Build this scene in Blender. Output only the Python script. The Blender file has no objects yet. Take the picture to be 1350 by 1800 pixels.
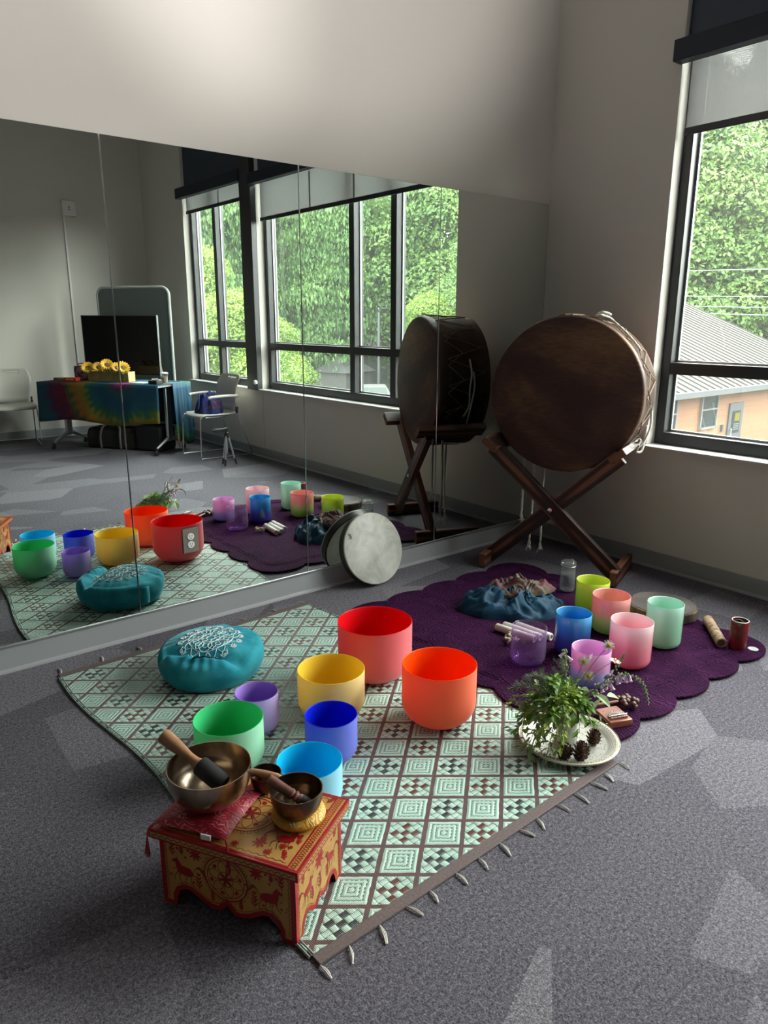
import bpy, bmesh, math, random
from math import sin, cos, pi, sqrt, atan2, floor as fl_
from mathutils import Vector, Matrix, noise
import numpy as np

# ------------------------------------------------------------------ camera, world, sun, exposure
SC = bpy.context.scene
C = SC.collection
SC.view_settings.view_transform = 'Standard'
SC.view_settings.look = 'None'
SC.view_settings.gamma = 1.0
SC.view_settings.use_curve_mapping = False
SC.view_settings.exposure = 0.0
try:
    SC.cycles.max_bounces = 10
    SC.cycles.diffuse_bounces = 5
    SC.cycles.glossy_bounces = 5
    SC.cycles.transmission_bounces = 8
    SC.cycles.transparent_max_bounces = 24
    SC.cycles.sample_clamp_indirect = 6.0
    SC.cycles.caustics_reflective = False
    SC.cycles.caustics_refractive = False
except Exception:
    pass

YAW, PIT, ROL = 0.6800, 0.2571, 0.0032
fw = Vector((sin(YAW) * cos(PIT), cos(YAW) * cos(PIT), -sin(PIT)))
r0 = Vector((cos(YAW), -sin(YAW), 0)); u0 = r0.cross(fw)
rr = r0 * cos(ROL) + u0 * sin(ROL); uu = rr.cross(fw)
cd = bpy.data.cameras.new('camera'); cam = bpy.data.objects.new('camera', cd); C.objects.link(cam)
cam.matrix_world = Matrix(((rr.x, uu.x, -fw.x, -3.8335), (rr.y, uu.y, -fw.y, -3.1221), (rr.z, uu.z, -fw.z, 1.4171), (0, 0, 0, 1)))
cd.sensor_fit = 'VERTICAL'; cd.sensor_height = 36.0; cd.sensor_width = 27.0
cd.lens = 1275.6 / 1800 * 36.0
cd.clip_start = 0.05; cd.clip_end = 400
SC.camera = cam

W = bpy.data.worlds.new('sky'); SC.world = W; W.use_nodes = True
bg = W.node_tree.nodes['Background']
bg.inputs[0].default_value = (1.0, 0.975, 0.94, 1); bg.inputs[1].default_value = 28.0

sd = bpy.data.lights.new('sun', 'SUN'); sd.energy = 9.0; sd.angle = 0.03; sd.color = (1.0, 0.95, 0.86)
sun = bpy.data.objects.new('sun', sd); C.objects.link(sun)
sun.rotation_euler = Vector((-0.42, -0.55, 0.85)).to_track_quat('Z', 'Y').to_euler()
sun.location = (-5, -5, 14)
for (y0, y1) in ((-3.66, -0.816), (-5.355, -3.88)):       # daylight portals in the two window openings
    ld = bpy.data.lights.new('window_portal', 'AREA'); ld.shape = 'RECTANGLE'
    ld.size = y1 - y0; ld.size_y = 2.05
    ld.cycles.is_portal = True
    lo = bpy.data.objects.new('window_portal', ld); C.objects.link(lo)
    lo.location = (0.20, (y0 + y1) / 2, 1.745)
    lo.rotation_euler = (pi / 2, 0, pi / 2)

# ------------------------------------------------------------------ helpers
R_ = random.Random(7)

class MB:
    def __init__(s): s.v = []; s.f = []; s.m = []
    def add(s, v, f, mi=0, M=None):
        n = len(s.v)
        s.v += [tuple(M @ Vector(p)) if M else tuple(p) for p in v]
        s.f += [tuple(i + n for i in q) for q in f]; s.m += [mi] * len(f); return s
    def box(s, c, d, M=None, mi=0):
        x, y, z = c; a, b, e = d[0] / 2, d[1] / 2, d[2] / 2
        v = [(x + i * a, y + j * b, z + k * e) for i in (-1, 1) for j in (-1, 1) for k in (-1, 1)]
        return s.add(v, [(0, 1, 3, 2), (4, 6, 7, 5), (0, 4, 5, 1), (2, 3, 7, 6), (0, 2, 6, 4), (1, 5, 7, 3)], mi, M)
    def lathe(s, prof, n=48, M=None, mi=0, cap=False):
        v = []; f = []
        for (r, z) in prof:
            for i in range(n):
                a = 2 * pi * i / n; v.append((r * cos(a), r * sin(a), z))
        for k in range(len(prof) - 1):
            for i in range(n):
                j = (i + 1) % n
                f.append((k * n + i, k * n + j, (k + 1) * n + j, (k + 1) * n + i))
        if cap:
            f.append(tuple(range(n))[::-1]); f.append(tuple((len(prof) - 1) * n + i for i in range(n)))
        return s.add(v, f, mi, M)
    def tube(s, P, r, n=8, M=None, mi=0, closed=False, cap=True):
        P = [Vector(p) for p in P]; m = len(P); v = []; f = []
        rad = r if isinstance(r, (list, tuple)) else [r] * m
        up = None
        for k in range(m):
            if closed: t = P[(k + 1) % m] - P[k - 1]
            else: t = P[min(k + 1, m - 1)] - P[max(k - 1, 0)]
            if t.length < 1e-9: t = Vector((0, 0, 1))
            t.normalize()
            if up is None: up = Vector((0, 0, 1)) if abs(t.z) < .9 else Vector((1, 0, 0))
            a = up - t * up.dot(t)
            if a.length < 1e-6: a = t.orthogonal()
            a.normalize(); up = a; b = t.cross(a)
            for i in range(n):
                q = 2 * pi * i / n; v.append(tuple(P[k] + (a * cos(q) + b * sin(q)) * rad[k]))
        K = m if closed else m - 1
        for k in range(K):
            k2 = (k + 1) % m
            for i in range(n):
                j = (i + 1) % n; f.append((k * n + i, k * n + j, k2 * n + j, k2 * n + i))
        if cap and not closed: f.append(tuple(range(n))[::-1]); f.append(tuple((m - 1) * n + i for i in range(n)))
        return s.add(v, f, mi, M)
    def prism(s, o, z0, z1, M=None, mi=0, side=None):
        n = len(o); v = [(x, y, z0) for x, y in o] + [(x, y, z1) for x, y in o]
        s.add(v, [tuple(range(n))[::-1], tuple(range(n, 2 * n))], mi, M)
        k = len(s.v) - 2 * n
        s.f += [(k + i, k + (i + 1) % n, k + n + (i + 1) % n, k + n + i) for i in range(n)]
        s.m += [mi if side is None else side] * n; return s
    def poly(s, P, mi=0, M=None): return s.add(P, [tuple(range(len(P)))], mi, M)
    def ball(s, c, r, n=10, m=7, M=None, mi=0):
        if not isinstance(r, (tuple, list)): r = (r, r, r)
        T = Matrix.Translation(c) @ Matrix.Diagonal((r[0], r[1], r[2], 1))
        if M: T = M @ T
        pr = [(max(sin(pi * k / m), 1e-4), -cos(pi * k / m)) for k in range(m + 1)]
        return s.lathe(pr, n, T, mi)
    def build(s, name, mat, parent=None, smooth=None, bevel=0, seg=2, loc=None, sub=0, thick=0):
        me = bpy.data.meshes.new(name); me.from_pydata(s.v, [], s.f); 
        mats = mat if isinstance(mat, (list, tuple)) else [mat]
        for q in mats: me.materials.append(q)
        if len(mats) > 1: me.polygons.foreach_set('material_index', s.m)
        me.validate(); bm = bmesh.new(); bm.from_mesh(me); bmesh.ops.recalc_face_normals(bm, faces=bm.faces); bm.to_mesh(me); bm.free()
        o = bpy.data.objects.new(name, me); C.objects.link(o)
        if parent: o.parent = parent
        if loc: o.location = loc
        if thick: md = o.modifiers.new('solid', 'SOLIDIFY'); md.thickness = thick; md.offset = 0
        if bevel: md = o.modifiers.new('bevel', 'BEVEL'); md.width = bevel; md.segments = seg; md.limit_method = 'ANGLE'; md.angle_limit = 0.6
        if sub: md = o.modifiers.new('sub', 'SUBSURF'); md.levels = sub; md.render_levels = sub
        if smooth is not None or bevel:
            me.polygons.foreach_set('use_smooth', [True] * len(me.polygons)); me.update()
            ang = radians(35 if smooth is None or smooth is True else smooth)
            try: me.set_sharp_from_angle(angle=ang)
            except Exception: pass
        return o

def radians(a): return a * pi / 180
def tag(o, label, cat, group=None, kind=None):
    o['label'] = label; o['category'] = cat
    if group: o['group'] = group
    if kind: o['kind'] = kind
    return o
def thing(name, label, cat, loc=(0, 0, 0), rz=0, group=None):
    o = bpy.data.objects.new(name, None); C.objects.link(o); o.empty_display_size = .1
    o.location = loc; o.rotation_euler = (0, 0, rz)
    return tag(o, label, cat, group)
def struct(o): o['kind'] = 'structure'; return o
def dup(root, loc, rz=0, label=None, scale=None):
    r = root.copy(); C.objects.link(r); r.location = loc; r.rotation_euler = (0, 0, rz)
    if label: r['label'] = label
    if scale is not None: r.scale = scale
    for ch in list(root.children):
        c = ch.copy(); C.objects.link(c); c.parent = r
        for g in list(ch.children):
            d = g.copy(); C.objects.link(d); d.parent = c
    return r
def Rz(a): return Matrix.Rotation(a, 4, 'Z')
def Tr(*a): return Matrix.Translation(a)
def bez(P, n=16):
    P = [Vector(p) for p in P]; out = []
    m = len(P)
    for k in range(m - 1):          # Catmull-Rom
        a, b, c, d = P[max(k - 1, 0)], P[k], P[k + 1], P[min(k + 2, m - 1)]
        for i in range(n):
            t = i / n
            out.append(.5 * ((2 * b) + (c - a) * t + (2 * a - 5 * b + 4 * c - d) * t * t + (3 * b - a - 3 * c + d) * t ** 3))
    out.append(P[-1]); return out

# ------------------------------------------------------------------ material helpers
class N:
    def __init__(s, nt, k): s.nt = nt; s.k = k
    def _m(s, op, *o):
        n = s.nt.nodes.new('ShaderNodeMath'); n.operation = op
        for i, q in enumerate((s,) + o):
            if isinstance(q, N): s.nt.links.new(q.k, n.inputs[i])
            else: n.inputs[i].default_value = q
        return N(s.nt, n.outputs[0])
    def __add__(s, o): return s._m('ADD', o)
    def __radd__(s, o): return s._m('ADD', o)
    def __sub__(s, o): return s._m('SUBTRACT', o)
    def __rsub__(s, o): return (s * -1) + o
    def __mul__(s, o): return s._m('MULTIPLY', o)
    def __rmul__(s, o): return s._m('MULTIPLY', o)
    def __truediv__(s, o): return s._m('DIVIDE', o)
    def fl(s): return s._m('FLOOR')
    def fr(s): return s - s.fl()
    def abs(s): return s._m('ABSOLUTE')
    def lt(s, o): return s._m('LESS_THAN', o)
    def gt(s, o): return s._m('GREATER_THAN', o)
    def mx(s, o): return s._m('MAXIMUM', o)
    def mn(s, o): return s._m('MINIMUM', o)
    def mod(s, o): return s._m('FLOORED_MODULO', o)
    def sin(s): return s._m('SINE')
    def pw(s, o): return s._m('POWER', o)
class MT:
    def __init__(s, name):
        s.mat = bpy.data.materials.new(name); s.mat.use_nodes = True; s.nt = s.mat.node_tree
        s.b = s.nt.nodes['Principled BSDF']; s.out = s.nt.nodes['Material Output']
    def new(s, t, **k):
        n = s.nt.nodes.new(t)
        for a, b in k.items(): setattr(n, a, b)
        return n
    def link(s, a, b): s.nt.links.new(a.k if isinstance(a, N) else a, b); return s
    def co(s, kind='Object', scale=(1, 1, 1)):
        t = s.new('ShaderNodeTexCoord'); mp = s.new('ShaderNodeMapping'); mp.inputs[3].default_value = scale
        s.link(t.outputs[kind], mp.inputs[0]); return mp.outputs[0]
    def xyz(s, v=None):
        q = s.new('ShaderNodeSeparateXYZ'); s.link(v if v is not None else s.co(), q.inputs[0]); return [N(s.nt, o) for o in q.outputs]
    def noise(s, scale, v=None, detail=2, rough=.5, dist=0):
        n = s.new('ShaderNodeTexNoise'); n.inputs['Scale'].default_value = scale; n.inputs['Detail'].default_value = detail
        n.inputs['Roughness'].default_value = rough; n.inputs['Distortion'].default_value = dist
        s.link(v if v is not None else s.co(), n.inputs['Vector']); return N(s.nt, n.outputs[0])
    def vor(s, scale, v=None, out='Distance', feature='F1'):
        n = s.new('ShaderNodeTexVoronoi'); n.feature = feature; n.inputs['Scale'].default_value = scale
        s.link(v if v is not None else s.co(), n.inputs['Vector']); return n.outputs[out]
    def ramp(s, fac, stops, interp='LINEAR'):
        n = s.new('ShaderNodeValToRGB'); n.color_ramp.interpolation = interp
        e = n.color_ramp.elements
        while len(e) < len(stops): e.new(.5)
        for q, (p, c) in zip(e, stops): q.position = p; q.color = (*c, 1)
        s.link(fac, n.inputs[0]); return n.outputs[0]
    def mix(s, fac, a, b):
        n = s.new('ShaderNodeMix', data_type='RGBA')
        for i, q in ((0, fac), (6, a), (7, b)):
            if isinstance(q, N): s.link(q.k, n.inputs[i])
            elif isinstance(q, (int, float)): n.inputs[i].default_value = q
            elif isinstance(q, tuple): n.inputs[i].default_value = (*q, 1)
            else: s.link(q, n.inputs[i])
        return n.outputs[2]
    def col(s, c):
        if isinstance(c, tuple): s.b.inputs['Base Color'].default_value = (*c, 1)
        else: s.link(c, s.b.inputs['Base Color'])
        return s
    def bump(s, h, st=.3, d=.01):
        n = s.new('ShaderNodeBump'); n.inputs['Strength'].default_value = st; n.inputs['Distance'].default_value = d
        s.link(h, n.inputs['Height']); s.link(n.outputs[0], s.b.inputs['Normal']); return s
    def set(s, **k):
        nm = dict(rough='Roughness', metal='Metallic', coat='Coat Weight', coatr='Coat Roughness', sheen='Sheen Weight', trans='Transmission Weight',
                  ior='IOR', spec='Specular IOR Level', sss='Subsurface Weight', aniso='Anisotropic', sheenr='Sheen Roughness')
        for a, b in k.items(): s.b.inputs[nm[a]].default_value = b
        return s
    def translucent(s, amt, color):
        tr = s.new('ShaderNodeBsdfTranslucent'); mx = s.new('ShaderNodeMixShader'); mx.inputs[0].default_value = amt
        if isinstance(color, tuple): tr.inputs[0].default_value = (*color, 1)
        else: s.link(color, tr.inputs[0])
        s.link(s.b.outputs[0], mx.inputs[1]); s.link(tr.outputs[0], mx.inputs[2]); s.link(mx.outputs[0], s.out.inputs[0]); return s
def simple(name, c, rough=.5, metal=0, nz=0, ns=30, bump=0, bs=60, **k):
    m = MT(name); m.set(rough=rough, metal=metal, **k)
    if nz:
        n = m.noise(ns, detail=3); a = tuple(max(0, x * (1 - nz)) for x in c); b = tuple(min(1, x * (1 + nz)) for x in c)
        m.col(m.ramp(n, [(.3, a), (.7, b)]))
    else: m.col(c)
    if bump: m.bump(m.noise(bs, detail=3), bump, .004)
    return m.mat
def thin_glass(name, tint, ior=1.45, rough=0.0, ramp=None, veil=0, body=None):
    m = MT(name); tp = m.new('ShaderNodeBsdfTransparent'); gl = m.new('ShaderNodeBsdfGlossy'); lw_ = m.new('ShaderNodeLayerWeight'); lw_.inputs[0].default_value = .5; fr = N(m.nt, lw_.outputs['Facing']).pw(5) * .9 + (.04 if ior > 1.4 else .02); mx = m.new('ShaderNodeMixShader')
    gl.inputs['Roughness'].default_value = rough
    if ramp: m.link(m.ramp(m.xyz()[2] / ramp[0], ramp[1]), tp.inputs[0])
    else: tp.inputs[0].default_value = (*tint, 1)
    m.link(fr.k, mx.inputs[0]); m.link(tp.outputs[0], mx.inputs[1]); m.link(gl.outputs[0], mx.inputs[2])
    last = mx
    for kind_, amt, colr in ((('ShaderNodeBsdfTranslucent', veil, (.9, .95, .93)),) if veil else ()) + ((('ShaderNodeBsdfDiffuse', body[0], body[1]),) if body else ()):
        sh_ = m.new(kind_); sh_.inputs[0].default_value = (*colr, 1); m2 = m.new('ShaderNodeMixShader'); m2.inputs[0].default_value = amt
        m.link(last.outputs[0], m2.inputs[1]); m.link(sh_.outputs[0], m2.inputs[2]); last = m2
    m.link(last.outputs[0], m.out.inputs[0])
    return m.mat

# ------------------------------------------------------------------ materials
m_ = MT('wall_paint'); m_.set(rough=.85, spec=.2); m_.col((.68, .645, .605)); m_.bump(m_.noise(260, detail=2), .06, .002); WALL = m_.mat
CEIL = simple('ceiling_paint', (.78, .77, .74), .8)
BASEB = simple('baseboard_vinyl', (.30, .31, .325), .45)
# carpet: heather grey loops with paler polygonal fields
m_ = MT('carpet'); m_.set(rough=.95, spec=.1)
v1 = m_.co(scale=(1, 1, 1))
nz = m_.noise(210, v1, 3, .7); nz2 = m_.noise(95, v1, 2)
mp = m_.new('ShaderNodeMapping'); mp.inputs[2].default_value = (0, 0, .5); mp.inputs[3].default_value = (1.9, 3.0, 1)
m_.link(m_.co(), mp.inputs[0])
cell = m_.new('ShaderNodeSeparateColor'); m_.link(m_.vor(1.0, mp.outputs[0], 'Color'), cell.inputs[0])
pt = N(m_.nt, cell.outputs[0]); pale = pt.gt(.55) * .34 + pt.gt(.8) * .20 + pt * .14
base = m_.ramp(nz * .65 + nz2 * .35, [(.36, (.040, .037, .044)), (.5, (.112, .105, .126)), (.66, (.235, .222, .262))])
lite = m_.ramp(nz * .65 + nz2 * .35, [(.34, (.085, .080, .092)), (.5, (.215, .204, .232)), (.64, (.39, .373, .415))])
m_.col(m_.mix(pale, base, lite)); m_.bump(nz, .7, .006); CARPET = m_.mat
BLACKM = simple('window_frame_paint', (.018, .020, .024), .38)
FASC = simple('fascia_paint', (.012, .017, .030), .5, spec=.3)
NAVY = simple('blackout_panel', (.032, .044, .072), .6)
m_ = MT('mirror_silver'); m_.set(rough=.0, metal=1); m_.col((.80, .86, .83)); MIRROR = m_.mat
CHROME = simple('chrome', (.75, .76, .78), .18, 1)
ALU = simple('satin_aluminium', (.62, .63, .65), .38, 1)
GLASS = thin_glass('window_glass', (.93, .97, .95), veil=.0075)  # pale translucent veil imitates glare haze over the outdoor view
CLEAR = thin_glass('clear_glass', (.95, .96, .96), body=(.05, (.8, .85, .85)))
WATER = thin_glass('water', (.86, .89, .90), 1.33, body=(.10, (.6, .65, .65)))
m_ = MT('screen_fabric'); t1 = m_.new('ShaderNodeBsdfTransparent'); t1.inputs[0].default_value = (.95, .95, .95, 1)
m_.set(rough=.9); m_.col((.42, .41, .40)); tl = m_.new('ShaderNodeBsdfTranslucent'); tl.inputs[0].default_value = (.30, .30, .30, 1)
a1 = m_.new('ShaderNodeMixShader'); a1.inputs[0].default_value = .5; m_.link(m_.b.outputs[0], a1.inputs[1]); m_.link(tl.outputs[0], a1.inputs[2])
x, y, z = m_.xyz(m_.co(scale=(600, 600, 600))); wv = (y.sin() * .5 + .5) * (z.sin() * .5 + .5)
a2 = m_.new('ShaderNodeMixShader'); m_.link(wv * .14 + .07, a2.inputs[0]); m_.link(a1.outputs[0], a2.inputs[1]); m_.link(t1.outputs[0], a2.inputs[2]); m_.link(a2.outputs[0], m_.out.inputs[0])
SCREEN = m_.mat
WHITEP = simple('white_plastic', (.78, .78, .76), .4)
TAUPE = simple('taupe_plate', (.20, .175, .155), .4)
ROPE = simple('white_rope', (.72, .70, .64), .85, nz=.15, ns=200)
BLACK = simple('black_plastic', (.012, .012, .013), .4)
RUBBER = simple('black_rubber', (.02, .02, .02), .8)
# ------------------------------------------------------------------ room shell
LX, BY, H = -9.0, -6.56, 3.7
struct(MB().box(((LX - .2) / 2, BY / 2, -.1), (-LX + .4 + .2, -BY + .4, .2)).build('floor', CARPET))
struct(MB().box(((LX) / 2, BY / 2, H + .1), (-LX + .6, -BY + .6, .2)).build('ceiling', CEIL))
struct(MB().box((LX / 2, .1, H / 2), (-LX + .4, .2, H)).build('wall_back', WALL))
struct(MB().box((LX / 2, BY - .1, H / 2), (-LX + .4, .2, H)).build('wall_front', WALL))
struct(MB().box((LX - .1, BY / 2, H / 2), (.2, -BY + .4, H)).build('wall_left', WALL))
ZS, ZT = .722, 3.45
wr = MB()
WT = .22
def wseg(y0, y1, z0, z1): wr.box((WT / 2, (y0 + y1) / 2, (z0 + z1) / 2), (WT, y1 - y0, z1 - z0))
wseg(-.816, 0, 0, H); wseg(-3.88, -3.66, 0, H); wseg(BY, -5.355, 0, H)
wseg(-3.66, -.816, 0, ZS); wseg(-5.355, -3.88, 0, ZS); wseg(-3.66, -.816, ZT, H); wseg(-5.355, -3.88, ZT, H)
struct(wr.build('wall_right', WALL))
struct(MB().box((-.0004, -3.66, .40), (.0012, .004, .62)).build('trim_1', BASEB))
# baseboards with a small toe
def baseb(name, a, b, h=.101):
    a = Vector(a); b = Vector(b); d = (b - a); L = d.length; ang = atan2(d.y, d.x)
    o = MB(); pr = [(0, 0), (-.016, 0), (-.014, .008), (-.006, .016), (-.005, h - .003), (-.003, h), (0, h)]
    v = [(0, p[0], p[1]) for p in pr] + [(L, p[0], p[1]) for p in pr]; n = len(pr)
    f = [tuple(range(n)), tuple(range(n, 2 * n))[::-1]] + [(i, (i + 1) % n, n + (i + 1) % n, n + i) for i in range(n)]
    o.add(v, f, 0, Tr(a.x, a.y, 0) @ Rz(ang)); return struct(o.build(name, BASEB))
baseb('baseboard_back', (LX, 0), (0, 0), .112)
baseb('baseboard_right', (0, 0), (0, BY))
baseb('baseboard_front', (0, BY), (LX, BY))
baseb('baseboard_left', (LX, BY), (LX, 0))
# column between the windows, dark steel
struct(MB().box((-.03, -3.77, 2.19), (.06, .22, 2.95)).build('trim_2', BLACKM, bevel=.004))
struct(MB().lathe([(.001, 0), (.02, 0), (.024, .015), (.018, .03), (.001, .032)], 16, Tr(-.06, -3.675, .80) @ Matrix.Rotation(-pi / 2, 4, 'Y')).build('trim_3', WHITEP, smooth=1))

# windows
def window(name, ya, yb, mull, zsh, fz, zt=ZT):
    x0, fwid, dep = .08, .055, .10
    f = MB(); zb = ZS
    xc = x0 + dep / 2
    f.box((xc, ya + fwid / 2, (zb + zt) / 2), (dep, fwid, zt - zb)); f.box((xc, yb - fwid / 2, (zb + zt) / 2), (dep, fwid, zt - zb))
    f.box((xc, (ya + yb) / 2, zb + .037), (dep, yb - ya - 2 * fwid, .075))
    f.box((xc, (ya + yb) / 2, zt - .03), (dep, yb - ya - 2 * fwid, .06))
    f.box((xc - .001, (ya + yb) / 2, 1.162), (dep, yb - ya - 2 * fwid, .066))
    edges = [ya + fwid] + [q for m in mull for q in (m - .036, m + .036)] + [yb - fwid]
    for m in mull: f.box((xc + .001, m, (zb + zt) / 2), (dep, .072, zt - zb - .07))
    fr = struct(f.build(name, BLACKM, bevel=.003))
    g = MB()
    for i in range(0, len(edges), 2):
        for (a, b) in ((zb + .075, 1.13), (1.195, zt - .06)):
            g.box((x0 + .075, (edges[i] + edges[i + 1]) / 2, (a + b) / 2), (.0005, edges[i + 1] - edges[i] + .004, b - a + .004))
    gl = g.build('window_pane', GLASS, fr)
    b = MB()          # pale glazing gaskets catching the daylight
    for i in range(0, len(edges), 2):
        y0, y1 = edges[i], edges[i + 1]
        for (a, bb) in ((zb + .075, 1.13), (1.195, zt - .06)):
            for (yy) in (y0 + .006, y1 - .006): b.box((x0 + .066, yy, (a + bb) / 2), (.012, .012, bb - a))
            b.box((x0 + .066, (y0 + y1) / 2, a + .006), (.012, y1 - y0 - .024, .012))
    b.build('gasket', ALU, fr)
    s = MB(); s.box((.012, (ya + yb) / 2, ZS + .002), (.13, yb - ya, .006)); s.build('window_sill', WHITEP, fr)
    return fr
window('window_1', -3.66, -.816, (-2.19, -1.625), 2.39, 0)
window('window_2', -5.355, -3.88, (-4.75,), 2.62, 0)
for nm, ya, yb, zsh, z0, z1, lab in (('roller_shade', -3.655, -.82, 2.385, 2.70, 2.80, 'light grey screen roller shade half lowered over the wide window'),
                                 ('roller_shade', -5.35, -3.885, 2.62, 2.76, 2.87, 'narrow light grey roller shade on the window beyond the dark column')):
    t = thing(nm, lab, 'window shade', (0, (ya + yb) / 2, z0))
    L = yb - ya
    MB().box((-.041, 0, (z1 - z0) / 2), (.075, L + .03, z1 - z0)).build('fascia', FASC, t, bevel=.004)
    MB().box((.035, 0, (zsh - z0) / 2 + .0), (.0012, L - .06, z0 - zsh + .03)).build('screen_fabric', SCREEN, t)
    MB().box((.033, 0, zsh - z0), (.016, L - .05, .036)).build('hem_bar', BLACKM, t, bevel=.004)
    for m in ((-.61, .05) if L > 2 else (.0,)): MB().box((.034, m + .1, (zsh - z0) / 2), (.004, .02, z0 - zsh)).build('fabric_seam', SCREEN, t)
    MB().box((.05, 0, (ZT + z1) / 2 - z0 - .003), (.03, L, ZT - z1 - .008)).build('blackout_panel', NAVY, t)
    MB().box((-.075, 0, .012), (.004, L + .03, .006)).build('bead', ALU if 0 else BLACKM, t)

# added ceiling track, out of view, to brighten the wall above the mirror
SPW = simple('added_spot_metal', (.75, .75, .73), .4)
trk = thing('added_track_light', 'added unseen white ceiling track light with two spot heads aimed above the mirror', 'added light', (-2.2, -2.8, H - .02))
MB().box((0, 0, 0), (2.6, .035, .035)).build('track', SPW, trk, bevel=.003)
for (hx, tx, tz_, pw, ang) in ((-.1, -1.72, 3.50, 225, 60), (-.9, -3.15, 3.05, 222, 60)):
    hp_ = Vector((-2.2 - .0 + hx, -2.8, H - .16)); d_ = (Vector((tx, 0, tz_)) - hp_).normalized(); q_ = d_.to_track_quat('-Z', 'Y')
    hd_ = MB().lathe([(.0005, .10), (.042, .10), (.045, .095), (.045, -.03), (.042, -.03), (.042, .06), (.0005, .06)], 28).build('added_spot_head', SPW, trk, smooth=50)
    hd_.rotation_mode = 'QUATERNION'; hd_.rotation_quaternion = q_; hd_.location = hp_ - trk.location
    MB().tube([hp_ - trk.location - d_ * .08, (hx, 0, -.01)], .008, 8).build('added_spot_arm', SPW, trk)
    sl_ = bpy.data.lights.new('added_spot_lamp', 'SPOT'); sl_.energy = pw; sl_.spot_size = radians(ang); sl_.spot_blend = .6; sl_.shadow_soft_size = .03; sl_.color = (1.0, .97, .93)
    so_ = bpy.data.objects.new('added_spot_lamp', sl_); C.objects.link(so_); so_.location = hp_ + d_ * .0; so_.rotation_mode = 'QUATERNION'; so_.rotation_quaternion = q_

# ------------------------------------------------------------------ mirror panels on the back wall
PW, MZ0, MZ1 = .914, .1204, 2.1212
labs = ['mirror panel beside the corner, behind the big drum', 'tall wall mirror panel just left of the frame drum, reflecting the wide window',
        'tall wall mirror panel reflecting the armchair and dark column', 'wall mirror panel with the power outlet, behind the teal cushion', 'leftmost wall mirror panel, reflecting the empty back wall']
mirr = []
for k in range(5):
    x1 = -.009 - k * PW; x0 = x1 - PW + .0022
    o = MB().box(((x0 + x1) / 2, -.005, (MZ0 + MZ1) / 2), (x1 - x0, .006, MZ1 - MZ0)).build('mirror_panel', MIRROR, bevel=.0022, seg=1)
    tag(o, labs[k], 'mirror', 'wall mirror panels')
struct(MB().box((LX / 2 - .0, -.006, MZ0 - .006), (-LX - .02, .012, .012)).build('trim_4', ALU, bevel=.002))
# outlet plate on the mirror
t = thing('outlet_plate', 'taupe double power outlet plate set in the mirror above the rug', 'outlet', (-2.487, -.0085, .418))
MB().box((0, -.003, 0), (.078, .006, .118)).build('plate', TAUPE, t, bevel=.002)
for s in (-1, 1):
    o = MB(); o.lathe([(.0005, 0), (.0165, 0), (.0165, .003), (.0005, .0035)], 24, Tr(0, -.006, s * .0195) @ Matrix.Rotation(pi / 2, 4, 'X')).build
    ob = MB(); ob.lathe([(.0005, 0), (.0165, 0), (.0165, .003), (.0005, .0035)], 24, Tr(0, -.006, s * .0195) @ Matrix.Rotation(pi / 2, 4, 'X'))
    rc = ob.build('receptacle', WHITEP, t)
    sl = MB()
    for (dx, dz, w, h) in ((-.006, .004, .0022, .007), (.006, .004, .0022, .0085)): sl.box((dx, -.0096, s * .0195 + dz), (w, .001, h))
    sl.lathe([(.0003, 0), (.0026, 0), (.0026, .0008), (.0003, .0008)], 12, Tr(0, -.0093, s * .0195 - .0075) @ Matrix.Rotation(pi / 2, 4, 'X')); sl.build('slots', BLACK, rc)

# ------------------------------------------------------------------ outdoors
GZ = -3.3
m_ = MT('asphalt'); m_.set(rough=.95); m_.col(m_.ramp(m_.noise(.25, detail=4), [(.35, (.016, .016, .016)), (.7, (.026, .026, .024))])); ASPH = m_.mat
m_ = MT('undergrowth'); m_.set(rough=1); m_.col(m_.ramp(m_.noise(.9, detail=6), [(.3, (.012, .022, .008)), (.7, (.035, .055, .016))])); UNDER = m_.mat
g = MB(); g.box((36, -8, GZ - .1), (70, 150, .2)); struct(g.build('ground', ASPH))
hs = MB(); nA, nR = 60, 8; vv = []; ff = []
for i in range(nA + 1):
    a = radians(-80 + 135 * i / nA)
    for j in range(nR + 1):
        r = 46 + j * 5; vv.append((r * cos(a), r * sin(a), GZ - .3 + .02 * 0 + (max(0, j - .5)) * 1.15 + .5 * noise.noise(Vector((r * cos(a) * .1, r * sin(a) * .1, 0)))))
for i in range(nA):
    for j in range(nR): k = i * (nR + 1) + j; ff.append((k, k + 1, k + nR + 2, k + nR + 1))
struct(hs.add(vv, ff).build('hill', UNDER, smooth=1))

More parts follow.
